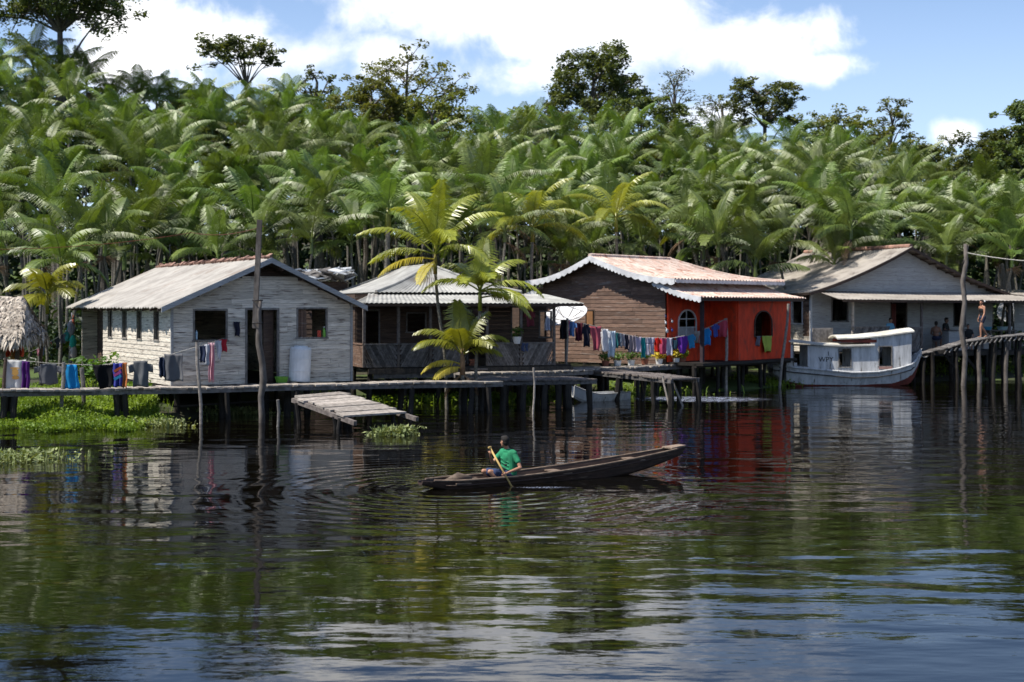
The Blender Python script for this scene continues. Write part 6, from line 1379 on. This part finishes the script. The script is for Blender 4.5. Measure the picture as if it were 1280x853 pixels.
def hand(mb, w_, c, dirn, palm_n, curl=.9, s=1.0, grip=None):
    """palm at c, fingers along dirn, palm_n = direction the palm faces; grip = axis the fingers wrap"""
    d = Vector(dirn).normalized(); nrm = Vector(palm_n); nrm = (nrm-d*nrm.dot(d)).normalized(); sd = d.cross(nrm); c = Vector(c)
    limb(mb, [w_, c-d*.03*s], [.024*s, .024*s]); ell(mb, c, (.045*s, .038*s, .016*s), d, nrm)
    for k, (o_, l) in enumerate(((-.028, .026), (-.010, .030), (.010, .028), (.028, .022))):
        p = c+d*.038*s+sd*o_*s; a = 0; pp = [p]
        for j in range(3): a += curl*(.55 if j == 0 else 1.0); q = (d*math.cos(a)+nrm*math.sin(a)); p = p+q*l*s*(1-.12*j); pp.append(p)
        limb(mb, pp, [.0095*s, .009*s, .0085*s, .0075*s])
    p = c-d*.015*s-sd*.03*s; q1 = (d*.5-sd*.6+nrm*.5).normalized(); q2 = (d*.6+nrm*.9+sd*.1).normalized(); limb(mb, [p, p+q1*.034*s, p+q1*.034*s+q2*.03*s], [.012*s, .0105*s, .009*s])
def head(mb, c, f, s=1.0, up=(0, 0, 1)):
    c = Vector(c); f = Vector(f).normalized(); u = Vector(up); u = (u-f*u.dot(f)).normalized(); l = u.cross(f)
    ell(mb, c+u*.02*s-f*.012*s, (.092*s, .074*s, .098*s), f, u); ell(mb, c+f*.022*s-u*.045*s, (.062*s, .056*s, .066*s), f, u)
    limb(mb, [c+f*.082*s+u*.005*s, c+f*.102*s-u*.025*s], [.010*s, .014*s]); ell(mb, c+f*.075*s-u*.058*s, (.018*s, .026*s, .011*s), f, u); ell(mb, c+f*.066*s-u*.095*s, (.024*s, .026*s, .02*s), f, u)
    for sg in (-1, 1): ell(mb, c+l*.077*s*sg-u*.01*s-f*.005*s, (.022*s, .010*s, .034*s), f, u); ell(mb, c+f*.07*s+l*.034*s*sg-u*.028*s, (.02*s, .02*s, .02*s), f, u)
    return c, f, l, u
def eyes(par, c, f, s=1.0):
    c = Vector(c); f = Vector(f).normalized(); u = Vector((0, 0, 1)); u = (u-f*u.dot(f)).normalized(); l = u.cross(f)
    for sg in (-1, 1): mb = MB(); ell(mb, c+f*.079*s+l*.031*s*sg+u*.002*s, (.010*s, .014*s, .009*s), f, u); mb.build('eye', M_black, par)
def person(label, loc, rz, J, sc, skin, clothes, vox=.006, grp=None, hairfn=None, feet=True):
    """J: joints in the person's frame (x forward, y to the person's left)"""
    mb = MB(); s = sc
    V = {k: Vector(v) for k, v in J.items() if not k.startswith('hand')}
    hd = head(mb, V['head'], V['face'], s)
    limb(mb, [V['head']-Vector((.01, 0, .07))*s, V['neck']], [.048*s, .052*s])
    ch = (V['shl']+V['shr'])/2
    shax = (V['shl']-V['shr']).normalized(); fw = shax.cross(Vector((0, 0, 1))).normalized()
    limb(mb, [V['shl'], V['neck']-Vector((0, 0, .02)), V['shr']], [.05*s, .06*s, .05*s])
    ell(mb, ch.lerp(V['pelvis'], .22), (.105*s, .155*s, .17*s), fw, (V['neck']-V['pelvis'])); ell(mb, ch.lerp(V['pelvis'], .62), (.092*s, .13*s, .15*s), fw, (V['neck']-V['pelvis'])); ell(mb, V['pelvis'], (.115*s, .155*s, .11*s), fw)
    for sd in 'lr':
        limb(mb, [V['sh'+sd], V['sh'+sd].lerp(V['el'+sd], .45), V['el'+sd]], [.05*s, .046*s, .036*s]); limb(mb, [V['el'+sd], V['el'+sd].lerp(V['wr'+sd], .3), V['wr'+sd]], [.037*s, .038*s, .024*s])
        hd_ = J.get('hand'+sd)
        if hd_: hand(mb, V['wr'+sd], *hd_, s=s)
        hp = V['pelvis']+shax*(.085*s if sd == 'l' else -.085*s)
        limb(mb, [hp, hp.lerp(V['kn'+sd], .4), V['kn'+sd]], [.088*s, .078*s, .052*s]); limb(mb, [V['kn'+sd], V['kn'+sd].lerp(V['an'+sd], .32), V['an'+sd]], [.052*s, .053*s, .032*s])
        ft = V.get('toe'+sd);
        if ft is not None: limb(mb, [V['an'+sd]-Vector((0, 0, .02*s)), V['an'+sd].lerp(ft, .5)-Vector((0, 0, .015*s)), ft], [.034*s, .033*s, .022*s])
    o = mb.build('person', skin, loc=loc); o.rotation_euler = (0, 0, rz); remesh(o, vox); tag(o, label, 'person', grp)
    for nm, mat, fn in clothes:
        m2 = MB(); fn(m2, V, s, ch, fw, shax); c = m2.build(nm, mat, o); remesh(c, vox*1.1, 2)
    hb = MB(); (hairfn or hair_short)(hb, V, s, hd); c = hb.build('hair', M_hair, o); remesh(c, vox, 1); eyes(o, V['head'], V['face'], s)
    return o
def hair_short(mb, V, s, hd):
    c, f, l, u = hd; ell(mb, c+u*.034*s-f*.022*s, (.094*s, .082*s, .096*s), f, u); ell(mb, c-u*.02*s-f*.045*s, (.062*s, .072*s, .075*s), f, u); ell(mb, c+u*.088*s+f*.018*s, (.066*s, .06*s, .035*s), f, u)
def tee_fn(mb, V, s, ch, fw, shax, g=.016, slv=.55):
    up = V['neck']-V['pelvis']
    ell(mb, ch.lerp(V['pelvis'], .22), (.105*s+g, .138*s+g, .165*s+g), fw, up); ell(mb, ch.lerp(V['pelvis'], .6), (.095*s+g, .135*s+g, .16*s+g), fw, up); ell(mb, V['pelvis']+Vector((0, 0, .05*s)), (.12*s+g, .155*s+g, .08*s), fw)
    limb(mb, [V['shl'], V['neck']-Vector((0, 0, .04*s)), V['shr']], [.050*s+g*.7, .060*s+g*.7, .050*s+g*.7])
    for q in (-.5, .5): limb(mb, [ch+shax*q*.2*s-Vector((0, 0, .02*s)), V['pelvis']+shax*q*.2*s+Vector((0, 0, .05*s))], [.085*s+g, .085*s+g])
    for j in range(4): limb(mb, [ch.lerp(V['pelvis'], .25+.17*j)+fw*.10*s-shax*.11*s, ch.lerp(V['pelvis'], .40+.15*j)+fw*.105*s+shax*.10*s], [.018*s, .012*s])
    for sd in 'lr': limb(mb, [V['sh'+sd]-Vector((0, 0, .012)), V['sh'+sd].lerp(V['el'+sd], slv)], [.046*s+g*.7, .045*s+g*.9])
def shorts_fn(mb, V, s, ch, fw, shax, g=.014, lg=.72):
    ell(mb, V['pelvis'], (.118*s+g, .158*s+g, .108*s+g), fw)
    for sd in 'lr': hp = V['pelvis']+shax*(.085*s if sd == 'l' else -.085*s); limb(mb, [hp, hp.lerp(V['kn'+sd], lg)], [.09*s+g, .072*s+g*1.4])
def tank_fn(mb, V, s, ch, fw, shax, g=.012):
    up = V['neck']-V['pelvis']; ell(mb, ch.lerp(V['pelvis'], .28), (.105*s+g, .150*s+g, .15*s+g), fw, up); ell(mb, ch.lerp(V['pelvis'], .66), (.092*s+g, .13*s+g, .16*s+g), fw, up)
    for q in (.65, -.65): limb(mb, [ch.lerp(V['pelvis'], .15)+shax*q*.14*s, ch+shax*q*.15*s+Vector((0, 0, .045*s))], [.045*s+g, .034*s+g])
fwd = math.atan2(-(P1-P0).y, -(P1-P0).x)      # the boy faces the stern end
tt = .315; bp = P0.lerp(P1, tt)
M_tee = mk('green_tee', (.02, .22, .10), (.015, .15, .07), 8, rough=.85); M_denim = mk('navy_shorts', (.035, .05, .11), (.02, .03, .07), 10, rough=.9)
BJ = dict(head=(.09, .0, .74), face=(.22, -.97, -.03), neck=(.035, 0, .60), shl=(-.02, .150, .535), shr=(.045, -.145, .55), pelvis=(0, 0, .125),
          ell=(-.06, .285, .29), wrl=(.21, .31, .23), elr=(.24, -.15, .36), wrr=(.40, .02, .50),
          handl=((.275, .315, .205), (.8, .25, -.35), (.35, -.75, -.2), 1.05), handr=((.43, .075, .555), (.2, .75, .5), (.75, -.1, -.2), 1.05),
          knl=(.45, .09, .235), anl=(.28, .15, .03), toel=(.42, .20, .0), knr=(.43, -.15, .22), anr=(.27, -.13, .03), toer=(.41, -.17, .0))
boy = person('boy in a green tee and dark shorts sitting in the canoe, paddling, head turned away', bp, fwd, BJ, .84, M_skin,
    [('shirt', M_tee, tee_fn), ('shorts', M_denim, lambda mb, V, s, ch, fw, shax: shorts_fn(mb, V, s, ch, fw, shax, .014, .78))], vox=.0065)
mb = MB()
for (y_, z_, w_, h_) in ((-.03, .40, .16, .05), (0.02, .33, .12, .04), (-.02, .26, .14, .05)): ell(mb, (.085+.0*z_, y_, z_), (.02, w_/2, h_/2))
mb.build('shirt_print', M_black, boy)
# paddle (in the boy's frame)
pt, pb = Vector((.44, .065, .66)), Vector((.212, .42, -.005)); ax = (pb-pt).normalized(); hd1 = Vector((.29, .305, .20));
mp = Matrix.Translation(bp) @ Matrix.Rotation(fwd, 4, 'Z'); wp = lambda v: mp @ Vector(v)
pd_ = thing('paddle', 'pale yellow wooden paddle held by the boy and dipping beside the canoe', 'paddle', wp(pt)); w0 = wp(pt)
mb = MB(); mb.tube([Vector((0, 0, 0)), wp(pb)-w0], [.017, .017], 10); M_yel = mk('pale_yellow_wood', (.52, .36, .13), (.42, .28, .10), 5, rough=.6); mb.build('shaft', M_yel, pd_, smooth=True)
mb = MB(); sdv = ax.cross(Vector((0, 0, 1))).normalized(); mb.tube([wp(pt-sdv*.045)-w0, wp(pt)-w0, wp(pt+sdv*.045)-w0], [.017, .02, .017], 8); mb.build('grip', M_yel, pd_)
mb = MB(); q0 = wp(pb)-w0; axw = (wp(pb)-wp(pt)).normalized(); s1 = axw.cross(Vector((0, -1, .2))).normalized(); n1_ = axw.cross(s1); prof = [(0, .02), (.05, .07), (.14, .10), (.24, .105), (.30, .07), (.32, .0)]
vs = []
for l, h_ in prof:
    for (a_, b_) in ((-h_, -.006), (h_, -.006), (h_, .006), (-h_, .006)): vs.append(q0+axw*l+s1*a_+n1_*b_)
mb.add(vs, [(0, 1, 2, 3)]+[(i*4+j, i*4+(j+1) % 4, (i+1)*4+(j+1) % 4, (i+1)*4+j) for i in range(5) for j in range(4)]); mb.build('blade', M_canoer, pd_)

# woman on the footbridge
xw = PX(1226, 58.95); zw, yw = rz_at(xw-x0_)
def hair_bun(mb, V, s, hd):
    hair_short(mb, V, s, hd); c, f, l, u = hd; limb(mb, [c-f*.09*s+u*.03*s, c-f*.15*s-u*.02*s, c-f*.13*s-u*.14*s], [.045*s, .04*s, .02*s])
WJ = dict(head=(.02, 0, 1.455), face=(1, .35, 0), neck=(0, 0, 1.33), shl=(-.01, .165, 1.25), shr=(.01, -.165, 1.25), pelvis=(-.02, 0, .83), ell=(.04, .23, .99), wrl=(.15, .25, .80), elr=(-.08, -.23, 1.0), wrr=(-.0, -.24, .80),
          handl=((.17, .25, .735), (.15, 0, -1), (0, -1, 0), .5), handr=((.02, -.24, .735), (.1, 0, -1), (0, 1, 0), .5), knl=(.12, .09, .44), anl=(.10, .08, .06), toel=(.24, .09, .03), knr=(-.06, -.08, .43), anr=(-.30, -.08, .10), toer=(-.17, -.09, .03))
M_navy = mk('dark_navy_cloth', (.02, .025, .05), None, 6)
wo_ = person('woman in black vest and dark blue shorts walking down the rising footbridge', (xw+.05, 58.4+yw+.55, zw+.02), R(195), WJ, .93, M_skin, [('vest', M_black, tank_fn), ('shorts', M_navy, lambda mb, V, s, ch, fw, shax: shorts_fn(mb, V, s, ch, fw, shax, .014, .45))], vox=.010, hairfn=hair_bun)
mb = MB(); ell(mb, (-.14, -.01, 1.50), (.03, .045, .04)); mb.build('hair_clip', M_pot, wo_)
def seated(k): return dict(head=(.05, 0, .72), face=(1, .1, -.1), neck=(.02, 0, .59), shl=(0, .16, .52), shr=(0, -.16, .52), pelvis=(0, 0, .11), ell=(.06, .22, .30), wrl=(.26, .14, .22), elr=(.06, -.22, .30), wrr=(.26, -.14, .22), handl=((.31, .12, .22), (1, -.2, 0), (0, 0, -1), .4), handr=((.31, -.12, .22), (1, .2, 0), (0, 0, -1), .4),
          knl=(.42, .11, .12), anl=(.44, .10, -.28), toel=(.56, .11, -.32), knr=(.42, -.11, .12), anr=(.44, -.10, -.28), toer=(.56, -.11, -.32))
def seat_person(px, y, ztop, label, rz, skin, clothes, sc=.95, stool_label=None, lx=None, h_=.45):
    x = f4.lx(px, y); p = f4.w(x, y, FL4)
    st = thing('stool', stool_label, 'stool', p, 0, 'stools on the porch'); mb = MB(); mb.lathe([(0, h_-.04), (.17, h_-.04), (.17, h_), (0, h_)], n=14); mb.build('seat', M_deckd, st)
    for a_ in (.8, 2.4, 3.9, 5.5): mb = MB(); mb.tube([(.12*math.cos(a_), .12*math.sin(a_), h_-.04), (.16*math.cos(a_), .16*math.sin(a_), 0)], .018, 6); mb.build('leg', M_deckd, st)
    J = seated(0);
    for q in ('anl', 'anr'): J[q] = (J[q][0], J[q][1], -h_+.09)
    for q in ('toel', 'toer'): J[q] = (J[q][0], J[q][1], -h_+.045)
    return person(label, p+Vector((0, 0, h_-.01)), rz, J, sc, skin, clothes, vox=.011)
M_bshirt = mk('light_blue_shirt', (.14, .36, .52), None, 5); M_gsh = mk('dark_grey_shorts', (.05, .05, .06), None, 5)
seat_person(1112.5, -1.2, 0, 'child in a light blue shirt sitting on the porch by the maroon door', R(-60), M_skin, [('shirt', M_bshirt, tee_fn), ('shorts', M_gsh, shorts_fn)], .82, 'wooden stool under the child in the blue shirt', h_=.62)
seat_person(1170, -1.3, 0, 'shirtless person with bare brown back sitting on the shaded porch', R(60), M_skind, [('shorts', M_navy, shorts_fn)], .95, 'wooden stool under the shirtless person')
seat_person(1182, -.5, 0, 'person in dark clothes sitting behind the grey counter against the wall', R(-40), M_skind, [('shirt', M_black, tee_fn), ('shorts', M_gsh, shorts_fn)], .95, 'wooden stool under the dark clothed person', h_=.6)
seat_person(1210, -1.3, 0, 'child with reddish sunlit face sitting low at the foot of the footbridge', R(-100), M_skin, [('shirt', M_black, tee_fn), ('shorts', M_gsh, shorts_fn)], .78, 'low wooden stool under the child at the footbridge', h_=.34)
